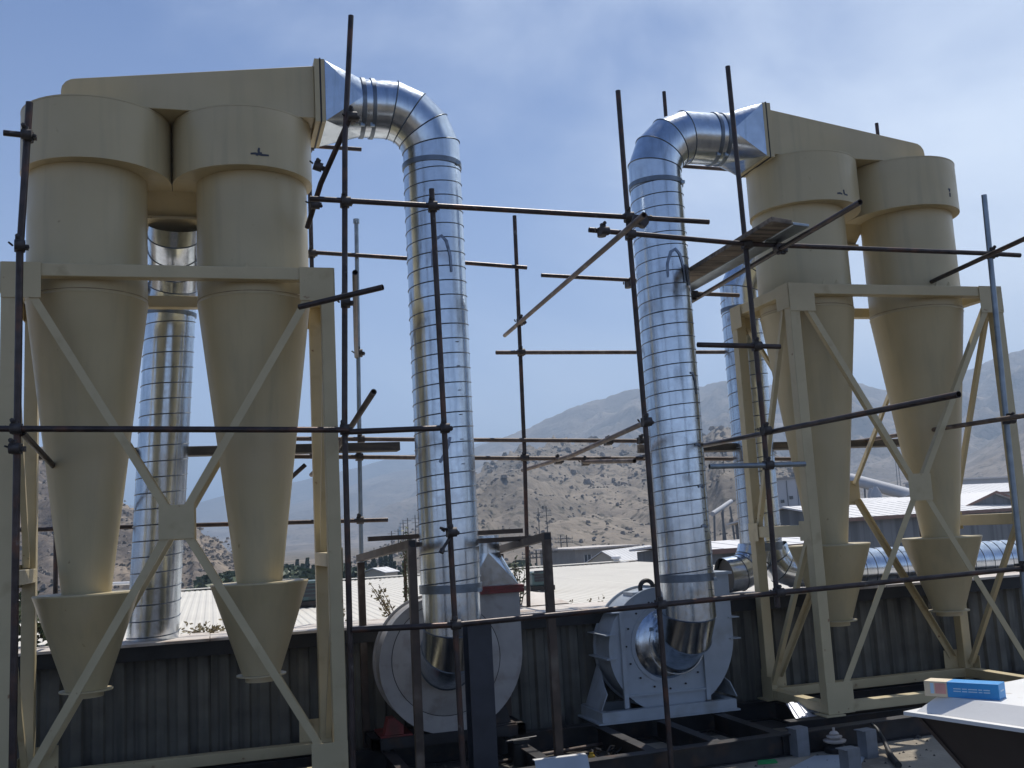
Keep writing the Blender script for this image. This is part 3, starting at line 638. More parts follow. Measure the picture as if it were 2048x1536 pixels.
for q in range(4):
    m.add([cs[q]] + C4[q], [(0, k+1, k+2) for k in range(n)]); m.add([cs[q], cs[(q+1) % 4], C4[q][n]], [(0, 2, 1)])
o = m.build('outlet_transition', 'galv', FW, smooth=25); facet(o.data)
m = MB(); m.tube([cc, cc + V((0, 0, .17))], .155, 40, caps=False); m.build('outlet_stub', 'galv', FW)
m = MB(); m.box((-.75, -.02, .0), (.75, .06, .10)); m.box((-.75, w - .06, .0), (.75, w + .02, .10)); m.box((-.75, -.02, -.0), (-.67, w + .02, .10)); m.box((.67, -.02, 0), (.75, w + .02, .10)); m.build('base_frame', 'dark', FW, smooth=0)
for s_ in (-1, 1):
    m = MB(); m.box((min(s_*.66, s_*.36), .0, .102), (max(s_*.66, s_*.36), w, .118)); m.prism([(s_*.62, .03, .119), (s_*.44, .03, .119), (s_*.44, .03, .20), (s_*.52, .03, .27), (s_*.58, .03, .27)], (0, .16, 0)); m.build('base_bracket', 'red' if s_ < 0 else 'dark', FW, smooth=0)
m = MB()
for xx in (-.6, .6):
    for yy in (.05, w - .05): m.lathe([(.03, -.02), (.045, .0), (.045, .012)], 12, (xx, yy, -.02), True, True)
m.build('isolator_feet', 'black', FW)

FG, w = fan(6.17, .72, 1.13, 1.60, .54, .75, 1.38, .36, 'greyfan', 'grey centrifugal fan with stiffening ribs and a lifting eye under the right duct', 'grey')
# ribs across the scroll on both sides
for s, zs in ((-1, (1.06, .84, .60)), (1, (1.14, .92, .70))):
    for z in zs:
        dz = z - .72; rad = .60 if s < 0 else .75
        xe = math.sqrt(max(.05, rad*rad - dz*dz)) if (s < 0 or dz < 0) else rad
        a, b_ = sorted((s*(xe - .02), s*(xe + .10)))
        m = MB(); m.box((a, -.03, z), (b_, w + .03, z + .012)); m.build('rib', 'greyfan', FG, smooth=0)
for xx in (-.52, .40):
    m = MB(); m.box((xx, -.035, .11), (xx + .045, -.002, .72 + (.34 if xx < 0 else .45))); m.build('upright_bar', 'greyfan', FG, smooth=0)
m = MB(); m.box((-.50, -.028, .215), (.42, -.002, .235)); m.build('cross_bar', 'greyfan', FG, smooth=0)
# leaning side cheeks cut to the scroll
for s in (-1, 1):
    poly = []
    for (yy, zz, xx) in ((0.0, .105, .76), (w, .105, .76), (w, .52, .60), (w*.6, .42, .63), (w*.3, .32, .665), (0.0, .26, .69)): poly.append((s*xx, yy, zz))
    m = MB(); m.prism(poly, (s*.010, 0, .003)); m.build('side_cheek', 'greyfan', FG, smooth=0)
for z0, z1, ex in ((.0, .10, .80), (-.018, -.002, .84)):
    m = MB(); m.box((-ex, -.10, z0), (ex - .1, -.02, z1)); m.box((-ex, w + .02, z0), (ex - .1, w + .10, z1)); m.box((-ex, -.018, z0), (-ex + .08, w + .018, z1)); m.box((ex - .18, -.018, z0), (ex - .1, w + .018, z1)); m.build('base_channel', 'greyfan', FG, smooth=0)
m = MB(); m.box((-.30, .10, 1.18), (-.14, w - .10, 1.25)); m.build('lifting_pad', 'greyfan', FG, smooth=0)
m = MB(); ring = [(-.085 + .075*math.cos(a), .22, 1.285 + .075*math.sin(a)) for a in [2*PI*k/20 for k in range(21)]]; m.tube(ring, .024, 10, caps=False); m.build('lifting_eye', 'dark', FG)
m = MB(); m.box((.32, -.04, 1.382), (.80, w + .04, 1.41)); m.build('outlet_flange', 'greyfan', FG, smooth=0)
m = MB(); m.prism([(-.30, -.30, .80), (-.27, -.30, .78), (-.23, -.34, .93), (-.25, -.34, .96)], (0, -.004, 0)) if False else None

# ================================================================== STEEL UNDER AND AROUND THE FANS
GF = thing('base_grillage', 'dark steel beam grillage lying on the roof under the fans and collectors', 'steel frame', (0, 0, FZ))
def ibeam(m, p, q, h, w, t=.012):
    p, q = V(p), V(q); d = (q-p).normalized(); sd_ = V((d.y, -d.x, 0))
    m.bar(p + V((0,0,h - t/2)), q + V((0,0,h - t/2)), w, t); m.bar(p + V((0,0,t/2)), q + V((0,0,t/2)), w, t)
    m.bar(p + V((0,0,h/2)), q + V((0,0,h/2)), t, h - 2*t - .001)
for (p, q) in (((-1.2, .06, 0), (2.95, .06, 0)), ((-1.2, 1.20, 0), (6.9, 1.20, 0)), ((7.0, 1.42, 0), (11.2, 1.42, 0)), ((7.0, .27, 0), (11.2, .27, 0)), ((3.0, -.42, 0), (8.6, -.10, 0))):
    m = MB(); ibeam(m, p, q, .20, .13); m.build('long_beam', 'dark', GF, smooth=0)
for xx in (.06, 2.64, 3.2, 4.4, 5.35, 6.0, 6.65, 7.5, 10.1):
    m = MB(); ibeam(m, (xx, .14 if xx < 3 else (-.24 if xx < 6.98 else .35), 0.006), (xx, 1.125 if xx < 6.95 else 1.34, 0.006), .188, .11); m.build('cross_beam', 'dark', GF, smooth=0)

IC = thing('steel_column', 'dark primed H section column standing in front of the left duct foot', 'steel column', (3.83, -.12, FZ))
m = MB(); m.box((-.105, -.10, .02), (.105, -.088, 1.40)); m.box((-.105, .088, .02), (.105, .10, 1.40)); m.box((-.006, -.087, .02), (.006, .087, 1.40)); m.build('shaft', 'bluesteel', IC, smooth=0)
m = MB(); m.box((-.15, -.15, 0), (.15, .15, .018)); m.build('base_plate', 'bluesteel', IC, smooth=0)
SF = thing('support_frame', 'rusty box section support frame of four posts straddling the left duct', 'steel frame', (0, 0, FZ))
hs = .068
def hollow(m, p, q, s=hs):
    m.bar(p, q, s, s)
def post(x, y, zt):
    m = MB(); m.box((x - hs/2, y - hs/2, 0), (x + hs/2, y + hs/2, zt - FZ)); m.build('post', 'brownsteel', SF, smooth=0)
post(3.26, -.25, 1.865); post(4.47, -.25, 1.865); post(3.08, 1.62, 1.73); post(4.55, 1.62, 1.73)
for (p, q) in (((3.26, -.285, 1.90), (3.075, 1.66, 1.77)), ((4.47, -.285, 1.90), (4.55, 1.66, 1.77))):
    m = MB(); m.bar(V(p) - V((0,0,FZ)), V(q) - V((0,0,FZ)), hs, hs); bm_ = m.build('side_rail', 'brownsteel', SF, smooth=0)
    m = MB(); pp = V(p) - V((0,0,FZ)); m.box((pp.x - hs/2 + .007, pp.y - .003, pp.z - hs/2 + .007), (pp.x + hs/2 - .007, pp.y - .001, pp.z + hs/2 - .007)); m.build('end_shade_plate', 'black', bm_, smooth=0)  # black plate on the solid end, painted shade of a hollow
for y, z, xa, xb in ((.98, 1.96, 3.07, 4.62), (.62, 1.885, 3.30, 4.72)):
    m = MB(); m.bar((xa, y, z - FZ), (xb, y, z - FZ), .06, .045); m.build('loose_rail', 'brownsteel', SF, smooth=0)

# ================================================================== SCAFFOLD
SC = thing('scaffold', 'rusty steel tube scaffold clamped together around both dust collectors', 'scaffold', (0, 0, FZ))
TR = 0.0245
def tube(pts, mat='rust', r=TR, label=None):
    m = MB(); m.tube([V(p) - V((0, 0, FZ)) for p in pts], r, 14, True, bore=.8); return m.build('tube', mat, SC, label, smooth=40)
# couplers: two half shells at right angles with bolts
def coupler_mesh():
    m = MB(); m.tube([(0, 0, -.035), (0, 0, .035)], .036, 14); m.tube([(-.035, -.05, 0), (.035, -.05, 0)], .036, 14)
    m.box((-.03, -.045, -.03), (.03, 0, .03))
    m.tube([(.046, .02, -.008), (.046, -.065, -.008)], .0075, 8); m.tube([(.046, -.02, -.008), (.046, -.05, -.008)], .016, 6)
    m.tube([(-.015, -.02, .046), (-.015, -.11, .052)], .0075, 8); m.tube([(-.015, -.085, .050), (-.015, -.10, .052)], .016, 6)
    m.box((.030, -.012, -.02), (.056, .012, .016)); m.box((-.03, -.065, .030), (.01, -.035, .058)); m.tube([(-.046, .01, .01), (-.07, -.03, .02)], .007, 8)
    return m.mesh('coupler', 'coupler', 30)
CM = coupler_mesh()
def coup(u, v, z, rot=(0,0,0)): return inst('coupler', CM, SC, (u, v, z - FZ), rot, (1.12, 1.12, 1.12))
FV = -.45; FL = -.505
poles = [
 ([(.22,-.5,FZ),(.22,-.5,4.30),(.275,-.5,5.55)], 'rust'),
 ([(2.68,FV,FZ),(2.70,FV,2.9),(2.78,FV,5.4),(2.87,FV,6.56)], 'rust'),
 ([(3.58,FV,FZ),(3.55,FV,2.5),(3.53,FV,4.99)], 'rust'),
 ([(5.42,FV,FZ),(5.41,FV,2.85),(5.385,FV,5.0),(5.38,FV,6.04)], 'rust'),
 ([(6.59,FV,1.14),(6.61,FV,2.82),(6.57,FV,6.38)], 'rust'),
 ([(9.32,FV,FZ),(9.38,FV,2.8),(9.45,FV,5.18)], 'oldgalv')]
for p, mt in poles: tube(p, mt, .028 if p[0][0] < 1 or p[0][0] > 9 else TR)
BV = 2.50
tube([(3.20,BV,.95),(3.22,BV,2.4),(3.28,BV,5.58)], 'oldgalv'); m = MB(); m.tube([(3.28,BV,5.58-FZ),(3.28,BV,5.63-FZ)], .036, 14); m.build('tube_socket', 'oldgalv', SC)
tube([(5.10,BV,.95),(5.16,BV,2.9),(5.20,BV,5.74)], 'rust')
tube([(7.30,BV,.95),(7.32,BV,7.48)], 'rust'); tube([(10.50,BV,.95),(10.50,BV,7.25)], 'rust'); tube([(2.75,BV,.95),(2.76,BV,6.2)], 'rust')
tube([(.1,BV,.95),(.1,BV,3.6)], 'rust')
ledgers = [
 ([(2.46,FL,4.84),(5.34,FL,4.78),(6.19,FL,4.76)], 'rust'), ([(4.97,FL,4.645),(6.56,FL,4.555),(9.36,FL,4.53),(9.76,FL,4.52)], 'rust'),
 ([(-.6,FL-.05,2.95),(1.2,FL-.05,2.90),(2.72,FL-.02,2.86)], 'rust'), ([(2.66,FL,2.845),(3.56,FL,2.86)], 'rust'),
 ([(2.70,FL,1.245),(3.54,FL,1.22),(5.4,FL,1.25),(9.1,FL,1.32),(11.0,FL,1.36)], 'rust'),
 ([(5.97,FL,3.575),(6.83,FL,3.555)], 'rust'), ([(5.99,FL,2.445),(6.98,FL,2.435)], 'oldgalv'), ([(.10,-.55,5.265),(.26,-.55,5.255)], 'rust')]
for p, mt in ledgers: tube(p, mt)
BL = BV - .055
back = [
 ([(2.68,BL,5.21),(3.86,BL,5.16),(5.3,BL,5.08)], 'rust'), ([(4.86,BL,4.045),(8.3,BL,4.04)], 'brown'), ([(2.3,BL,3.10),(6.56,BL,2.955)], 'brown'),
 ([(2.2,BL,2.91),(5.15,BL,2.79),(8.9,BL,2.66)], 'brown'), ([(-.6,BL,2.25),(3.51,BL,2.16)], 'rust'), ([(5.48,BL,4.99),(6.9,BL,4.94)], 'rust'),
 ([(7.0,BL,6.47),(8.6,BL,6.44)], 'rust'), ([(2.76,BL,6.47),(3.36,BL,6.46)], 'rust')]
for p, mt in back: tube(p, mt)
cross = [
 ([(4.97,-1.72,4.40),(5.20,3.2,4.40)], 'brown'), ([(5.40,-.52,2.87),(5.52,1.9,2.76),(5.55,3.9,2.74)], 'brown'),
 ([(6.73,-2.95,2.75),(6.66,.72,2.75),(6.62,2.7,2.76)], 'rust'), ([(6.82,-1.95,4.503),(7.10,2.5,4.503)], 'rust'), ([(6.58,1.45,4.555),(7.55,1.45,4.53)], 'brown'),
 ([(2.86,-1.05,3.10),(2.74,.9,2.76),(2.70,2.6,2.70)], 'brown'), ([(2.97,-1.0,3.955),(2.35,-.50,3.90)], 'rust'),
 ([(9.0,-1.9,4.45),(9.62,2.2,4.45)], 'rust'), ([(9.05,-1.4,2.78),(9.6,2.8,2.86)], 'brown'),
 ([(2.84,-.52,5.62),(2.60,-.1,5.12),(2.5,.2,4.8)], 'rust'), ([(2.82,-.52,4.2),(3.05,1.2,3.95),(3.22,2.42,4.0)], 'rust'), ([(.26,-.52,2.90),(.36,.5,2.70),(.5,2.4,2.4)], 'rust'),
 ([(5.85,2.38,2.72),(5.9,1.0,2.62)], 'brown'), ([(2.1,2.4,2.35),(2.62,2.4,2.80)], 'rust')]
for p, mt in cross: tube(p, mt)
for u, v, z in ((.22,-.5,2.93),(2.70,FV,2.87),(2.76,FV,4.83),(3.53,FV,4.82),(3.55,FV,2.86),(3.565,FV,1.22),(5.385,FV,4.79),(5.385,FV,4.62),(6.585,FV,4.555),(6.60,FV,3.565),(6.605,FV,2.44),(6.60,FV,1.275),
                (5.415,FV,1.25),(9.44,FV,4.53),(9.32,FV,1.33),(2.84,FV,5.60),(2.74,FV,3.95),(5.41,FV,2.87),(6.61,FV,2.76),(.27,-.5,5.26),(.22,-.5,2.78),(9.38,FV,2.80),(.22,-.5,4.36),(3.56,FV,1.98)): coup(u, v, z, (0, 0, random.uniform(-.15, .15)))
for u, z in ((3.22,2.87),(3.21,2.17),(3.26,4.05),(5.15,2.80),(5.18,4.05),(5.19,4.42),(5.56,2.75),(5.9,2.72),(7.31,2.70),(7.32,4.04),(3.25,3.07),(2.76,5.2),(2.76,6.46),(6.2,2.955),(7.31,4.93),(6.62,4.9),(6.63,2.96),(2.76,2.9)): coup(u, BV, z, (0, 0, random.uniform(-.15, .15)))
coup(5.06, -.58, 4.60, (0, 0, .1)); coup(5.00, -1.5, 4.42, (0.3, 0, 1.4)); coup(6.90, -.52, 4.52, (0, 1.57, 1.5)); coup(6.93, 1.45, 4.53, (0, 1.57, 1.5)); coup(2.55, .0, 4.96, (.4, 0, 0)); coup(2.58, -.1, 5.28, (.4, .3, 0))
# clamp with a loose handle on the pole before the left duct
m = MB(); m.tube([(3.56,-.46,1.99-FZ),(3.46,-.52,2.02-FZ)], .012, 8); m.tube([(3.56,-.46,1.95-FZ),(3.46,-.53,1.83-FZ)], .013, 8); m.tube([(3.47,-.525,1.845-FZ),(3.455,-.535,1.815-FZ)], .022, 8); m.build('clamp_handle', 'coupler', SC)
# short square sleeve at end of the middle back ledger
m = MB(); m.bar((6.58, BL, 2.86-FZ), (6.72, BL, 2.855-FZ), .07, .10); m.build('tube_block', 'wood', SC, smooth=0)
# planks resting on the tubes
def plank(pts4, th, mat, label, round_end=False):
    P = [V(p) for p in pts4]; m = MB(); m.prism(P, (0, 0, th)); o = m.build('scaffold_plank', mat, smooth=0, bevel=0.008); return tag(o, label, 'plank', 'planks laid on the scaffold')
def lane(p, q, w, off=0.0):
    p, q = V(p), V(q); d = V((q.x-p.x, q.y-p.y, 0)).normalized(); s = V((d.y, -d.x, 0)); a, b = p + s*(off - w/2), q + s*(off - w/2); return [a, b, q + s*(off + w/2), p + s*(off + w/2)]
plank([(6.49,-1.12,4.583),(6.74,-1.05,4.583),(6.80,1.9,4.583),(6.565,1.9,4.583)], .05, 'wood', 'pale weathered scaffold plank, upper one beside the right duct')
plank([(6.755,-1.04,4.583),(6.95,-1.0,4.583),(7.0,1.9,4.583),(6.815,1.9,4.583)], .032, 'oldgalv', 'grey metal scaffold board lying right of the wooden plank, against the right cyclones')
plank([(-.1,2.30,2.925),(3.62,2.30,2.90),(3.62,2.10,2.90),(-.1,2.10,2.925)], .095, 'darkwood', 'dark thick plank laid across behind the left cyclones')
plank([(.3,2.22,4.655),(2.6,2.22,4.63),(2.6,2.02,4.63),(.3,2.02,4.655)], .08, 'darkwood', 'short dark plank high up behind the left cyclones')
plank([(6.60,2.30,2.78),(10.6,2.30,2.76),(10.6,2.04,2.76),(6.60,2.04,2.78)], .085, 'darkwood', 'dark plank laid across behind the right cyclones')

# ================================================================== SMALL THINGS ON THE ROOF
# flared hopper with a white lid, a carton on it
HP = thing('flared_hopper', 'flared dark sheet hopper with a white lid at the right front', 'hopper', (4.43, -5.12, FZ), rz=math.atan2(.25, .97))
Lx, Ly = 1.5, 1.9       # local x along e1, local y towards -e2
def hb(x0, x1, y0, y1, z): return [(x0, -y1, z), (x1, -y1, z), (x1, -y0, z), (x0, -y0, z)]
m = MB(); zt = 1.10 - FZ; inn = .62*(zt - .02)
a = hb(.03, Lx, .03, Ly, zt); b_ = hb(.03 + .56, Lx - .5, .03 + .56, Ly - .56, .30); m.add(a + b_, [(0,4,5,1),(1,5,6,2),(2,6,7,3),(3,7,4,0),(4,7,6,5),(0,1,2,3)]); m.build('hopper_body', 'hoppersteel', HP, smooth=0)
m = MB(); m.box((.6, -1.32, 0), (.98, -.6, .298)); m.build('hopper_foot', 'dark', HP, smooth=0)
m = MB(); a = hb(0, Lx + .03, 0, Ly + .03, zt + .001); c_ = hb(0, Lx + .03, 0, Ly + .03, zt + .016); e_ = hb(.035, Lx, .04, Ly, zt + .0165); f_ = hb(.105, Lx - .08, .10, Ly - .08, zt + .078)
m.add(a + c_, [(3,2,1,0),(4,5,6,7),(0,1,5,4),(1,2,6,5),(2,3,7,6),(3,0,4,7)]); m.add(e_ + f_, [(4,5,6,7),(0,1,5,4),(1,2,6,5),(2,3,7,6),(3,0,4,7)]); m.build('lid', 'hatchpaint', HP, smooth=0)
for k in range(4):
    m = MB(); p0 = V((.03 + .0, -.03 - k*.6, zt - .003)); m.bar((.025, -.05 - k*.58, zt - .002), (.58, -.55 - k*.25, .32), .02, .012); m.build('corner_angle', 'brownsteel', HP, smooth=0)
BX = thing('carton', 'long blue and cream cardboard carton lying on the white lid', 'box', (4.512, -5.165, 1.1785), rz=math.atan2(-.84, .54))
bl, bw, bh = .30, .085, .062
m = MB(); m.box((.095, 0, 0), (bl, bw, bh)); m.build('carton_body', 'cardblue', BX, smooth=0, bevel=.0015)
m = MB(); m.box((0, 0, 0), (.0945, bw, bh)); m.build('carton_end', 'cardcream', BX, smooth=0, bevel=.0015)
m = MB(); m.box((.045, -.0006, .012), (.09, -.0001, .055)); m.build('label_panel', 'cardpink', BX, smooth=0)
m = MB(); m.box((.026, -.0006, .012), (.040, -.0001, .055)); m.build('label_panel', 'cardprint', BX, smooth=0)
for z in (.034, .024):
    m = MB(); [m.box((x_, -.0006, z), (x_ + w_, -.0001, z + .004)) for x_, w_ in ((.12,.03),(.155,.02),(.18,.035),(.22,.015),(.24,.025))]; m.build('print_line', 'cardprint', BX, smooth=0)
m = MB(); [m.box((bl + .0001, x_, .03), (bl + .0006, x_ + .012, .036)) for x_ in (.02, .036, .052)]; m.build('print_line', 'cardprint', BX, smooth=0)

# corrugated offcut of bright sheet leaning on the right frame foot
m = corr_sheet(.36, .42, .09, .012, .003); o = m.build('sheet_offcut', 'brightsheet', smooth=20); o.location = (7.22, .42, -.09); o.rotation_euler = (math.radians(-72), 0, math.radians(-14)); tag(o, 'bright corrugated sheet offcut lying beside the right collector foot', 'metal sheet')
# insulator / lamp base
IN = thing('insulator', 'small ribbed porcelain insulator standing on the roof near the right frame', 'insulator', (7.12, -.34, FZ))
m = MB(); m.lathe([(.10,0),(.11,.05),(.06,.08)], 24, (0,0,0), closed_bot=True); m.build('base', 'dark', IN)
m = MB(); m.lathe([(.05,.081),(.10,.10),(.105,.115),(.05,.125),(.07,.14),(.072,.15),(.035,.16),(.045,.172),(.03,.19),(.012,.195),(.012,.225)], 24, (0,0,0), closed_top=True); m.build('ribbed_body', 'porcelain', IN)
# steel stubs and plate
def stub(x, y, w_, d_, h_, label, mat='stubgrey', rz=.1):
    T = thing('angle_stub', label, 'steel offcut', (x, y, FZ), 'steel offcuts on the roof', rz)
    m = MB(); m.box((0,0,0),(w_,.008,h_)); m.box((0,.0081,0),(.008,d_,h_)); m.build('web', mat, T, smooth=0)
    m = MB(); m.box((-.03,-.0,h_+.0005),(w_,d_,h_+.008)); m.build('top_flange', mat, T, smooth=0)
stub(6.72, -.36, .13, .12, .25, 'grey angle steel offcut standing left of the insulator')
stub(6.74, -1.12, .13, .12, .20, 'grey angle steel offcut at the picture edge right of the insulator')
stub(7.20, -.72, .12, .12, .24, 'white topped angle steel offcut beside the black cable')
m = MB(); m.prism([(6.30,-.78,FZ+.009),(6.80,-1.12,FZ+.009),(7.28,-.58,FZ+.009),(6.86,-.40,FZ+.009)], (0,0,.006)); tag(m.build('steel_plate', 'greyfan', smooth=0), 'flat grey steel plate under the insulator and the offcuts', 'steel plate')
m = MB(); m.tube([(7.62,-.20,-.03),(7.58,-.34,-.05),(7.53,-.50,-.12),(7.46,-.66,FZ+.04),(7.36,-.84,FZ+.024),(7.22,-1.12,FZ+.03)], [.014,.016,.02,.024,.03,.03], 10); tag(m.build('cable', 'black'), 'black cable drooping from the grillage onto the lit floor', 'cable')
m = MB(); m.prism([(6.26,-.44,FZ+.009),(6.44,-.47,FZ+.009),(6.48,-.36,FZ+.009),(6.32,-.33,FZ+.009)], (0,0,.012)); tag(m.build('plastic_scrap', 'green', smooth=0), 'green plastic scrap on the lit floor by the grillage', 'scrap')
m = MB(); m.tube([(3.4,.62,FZ+.03),(4.3,.80,FZ+.03),(5.35,1.02,FZ+.03)], .018, 10); tag(m.build('floor_pipe', 'brown'), 'thin rusty pipe lying on the roof between the two fans', 'pipe')
# folded tray of blueish sheet with slots
TRY = thing('sheet_tray', 'pale blue sheet metal plate propped up at the bottom edge between the fans', 'metal sheet', (4.18, -.60, FZ - .0))
m = MB(); m.prism([(0,0,.0),(.46,-.02,.0),(.46,.10,.285),(.0,.12,.285)], (0,.006,.0)); m.build('tray_face', 'greyfan', TRY, smooth=0)
m = MB(); m.box((.09,.062,.13),(.39,.066,.175)); m.build('slot', 'bluesteel', TRY, smooth=0)
m = MB(); m.box((0,.127,.277),(.46,.18,.285)); m.build('tray_lip', 'hatchpaint', TRY, smooth=0)
JK = thing('pipe_jack', 'dark screw jack standing on the roof between the column and the sheet tray', 'jack', (4.36, .55, FZ))
m = MB(); m.lathe([(.11,0),(.11,.02),(.075,.03),(.07,.22),(.05,.23)], 20, (0,0,0), True, True); m.build('jack_body', 'black', JK)
m = MB(); m.tube([(-.14,0,.25),(.16,0,.265)], .012, 8); m.build('handle', 'dark', JK)
m = MB(); m.box((-.08,-.05,.2315),(.08,.05,.262)); m.build('head', 'black', JK, smooth=0)
m = MB(); rnd = random.Random(5)
for k in range(14):
    p = V((5.15 + rnd.uniform(-.15,.15), .42 + rnd.uniform(-.1,.1), FZ + .03 + rnd.uniform(0,.05))); q = p + V((rnd.uniform(-.1,.1), rnd.uniform(-.06,.06), rnd.uniform(-.02,.04))); m.tube([p, (p+q)/2 + V((0,0,.03)), q], .012, 6)
tag(m.build('rag_heap', 'dark'), 'dark tangled rags on the roof left of the grey fan', 'rags')
m = MB(); m.lathe([(.03,0),(.032,.07),(.02,.085),(.02,.1)], 14, (5.0,.40,FZ), True, True); tag(m.build('yellow_can', 'yellow'), 'small yellow can beside the dark rags', 'can')
m = MB(); rnd = random.Random(11)
for k in range(900):
    x_, y_ = rnd.uniform(2, 10), rnd.uniform(-3.2, 1.4); s = rnd.uniform(.006, .03) * (1 if rnd.random() < .9 else 1.8); z_ = FZ + s*.3
    m.add([(x_+s*math.cos(a)*rnd.uniform(.6,1.2), y_+s*math.sin(a)*rnd.uniform(.6,1.2), z_ - s*.3) for a in (0,1.57,3.14,4.71)] + [(x_, y_, z_ + s*.5)], [(0,1,4),(1,2,4),(2,3,4),(3,0,4)])
o = m.build('rubble', 'floor', smooth=0); o['kind'] = 'stuff'; o['label'] = 'small rubble scattered over the roof floor'

# ================================================================== NEIGHBOURING WHITE ROOF
NH = thing('white_roof_hall', 'low hall with a wide white corrugated roof just beyond the parapet', 'building', (-7, 3.4, GZ))
HL = 19.6; HDp = 13.8; z0, z1 = .90 - GZ, .955 - GZ
def roof_sheet_mesh(width, length, rise, period, depth):
    m = MB(); xs = []; n = round(width/period)
    for k in range(n):
        for fx, dz in ((0,0),(.3,0),(.45,depth),(.85,depth)): xs.append(((k + fx)*period, dz))
    xs.append((width, 0)); k = len(xs)
    vs = [(x, 0, dz) for x, dz in xs] + [(x, length, dz + rise) for x, dz in xs]
    return m.add(vs, [(i, i+1, k+i+1, k+i) for i in range(k-1)])
rs = roof_sheet_mesh(1.0, HDp, z1 - z0, .125, .008).mesh('roof_sheet', 'roofwhite', 20)
for i in range(20): inst('roof_sheet', rs, NH, (i*.98, 0, z0 + (i % 2)*.004))
rs2 = roof_sheet_mesh(1.0, HDp, -(.6), .125, .008).mesh('roof_sheet', 'roofwhite', 20)
for i in range(20): inst('roof_sheet', rs2, NH, (i*.98, HDp + .01, z1 + (i % 2)*.004))
m = MB(); m.box((0, HDp - .2, z1 + .036), (HL, HDp + .2, z1 + .05)); m.build('ridge_cap', 'roofwhite', NH, smooth=0)
m = MB(); m.box((0, .15, 0), (HL, 2*HDp - .2, z0 - .65)); m.build('wall', 'greywall', NH, smooth=0)
m = MB(); m.box((0, .10, z0 - .649), (HL, .16, z0 - .02)); m.build('eave_board', 'rooftrim', NH, smooth=0)
m = MB(); m.prism([(HL - .02, .16, z0 - .65), (HL - .02, 2*HDp, z0 - .65), (HL - .02, HDp, z1 - .02), (HL - .02, .16, z0 - .02)], (.04, 0, 0)); m.build('gable_panel', 'palewall', NH, smooth=0)
# tanks and oddments on that roof
def tank(x, y, label, s=1.0):
    T = thing('roof_cooler', label, 'roof cooler', (x, y, .925), 'teal coolers on the white roof')
    m = MB(); m.box((-.35*s,-.35*s,.10),(.35*s,.35*s,.62*s)); m.build('cabinet', 'teal', T, smooth=0, bevel=.02)
    for k in range(4):
        m = MB(); m.box((-.28*s,-.352*s - .006,.17 + k*.10*s),(.28*s,-.352*s,.21 + k*.10*s)); m.build('louvre', 'bluesteel', T, smooth=0)
    m = MB(); m.box((-.38*s,-.38*s,.622*s),(.38*s,.38*s,.70*s)); m.build('top_cover', 'teal', T, smooth=0, bevel=.02)
    m = MB(); m.box((-.45*s,-.4*s,.02),(.45*s,.4*s,.099)); m.build('skid', 'dark', T, smooth=0)
tank(6.95, 7.9, 'teal evaporative cooler on the white roof, seen between the two fans', .48); tank(3.1, 8.3, 'teal evaporative cooler on the white roof, half behind the left collector frame', .6)
VT = thing('roof_vent', 'small round pale vent at the far ridge of the white roof', 'vent', (12.1, 17.2, 1.0)); m = MB(); m.lathe([(.08,0),(.08,.06),(.14,.07),(.12,.13),(.04,.16)], 20, (0,0,0), closed_top=True); m.build('cowl', 'roofgrey', VT)

def leafy(name, loc, h, spread, n, mat, label, seed, lean=(0,0), cat='plant', leaf=.07, group=None):
    T = thing(name, label, cat, loc, group); rnd = random.Random(seed); m = MB(); st = MB(); stems = 5
    for s in range(stems):
        tipv = V((rnd.uniform(-spread, spread) + lean[0], rnd.uniform(-spread, spread) + lean[1], h*rnd.uniform(.7, 1))); st.tube([V((0,0,0)), tipv*.5 + V((rnd.uniform(-.03,.03),0,0)), tipv], [.008,.006,.003], 5)
        for k in range(n // stems):
            t_ = rnd.uniform(.2, 1); c = tipv*t_ + V((rnd.gauss(0, spread*.25), rnd.gauss(0, spread*.25), rnd.gauss(0, .04))); a = V((rnd.uniform(-1,1), rnd.uniform(-1,1), rnd.uniform(-.6,.9))).normalized()*leaf*rnd.uniform(.6,1.3); b_ = a.orthogonal().normalized()*leaf*.32
            m.add([c, c + a*.5 + b_, c + a, c + a*.5 - b_], [(0,1,2,3)])
    m.build('leaves', mat, T, smooth=0); st.build('stems', 'bark', T)
leafy('bush', (-.10, 2.30, 1.10), .50, .30, 420, 'leaf', 'leafy green bush above the parapet at the far left', 1, (.1, 0), 'bush', .09)
leafy('weed', (3.72, 3.0, .88), .62, .08, 110, 'dryleaf', 'dry weed leaning left beside the white fan', 2, (-.30, 0), leaf=.055)
leafy('weed', (3.02, 3.0, .88), .42, .10, 80, 'dryleaf', 'dry weed on the roof edge behind the left collector post', 3, leaf=.05)
leafy('weed', (5.02, 2.6, 1.0), .72, .07, 150, 'leaf', 'slim green shoot right beside the red fan flange', 4, leaf=.045)
leafy('weed', (3.68, 2.45, 1.08), 1.05, .05, 170, 'leaf', 'slim leafy shoot between the support post and the left duct', 6, leaf=.045)
leafy('weed', (1.55, 2.33, 1.08), .07, .28, 130, 'dryleaf', 'low dry grass tuft on the parapet ledge by the left rear duct', 8, leaf=.05)
leafy('weed', (6.72, 3.1, .93), .20, .10, 60, 'dryleaf', 'brown weed tuft on the roof edge left of the grey fan eye', 5, leaf=.06)
for k, (x_, y_) in enumerate(((5.9,3.3),(6.15,3.25),(6.35,3.4))): leafy('weed', (x_, y_, .93), .10, .05, 24, 'dryleaf', ('left', 'middle', 'right')[k] + ' one of three tiny dry weeds on the white roof edge', 20 + k, leaf=.045, group='tiny weeds on the roof edge')
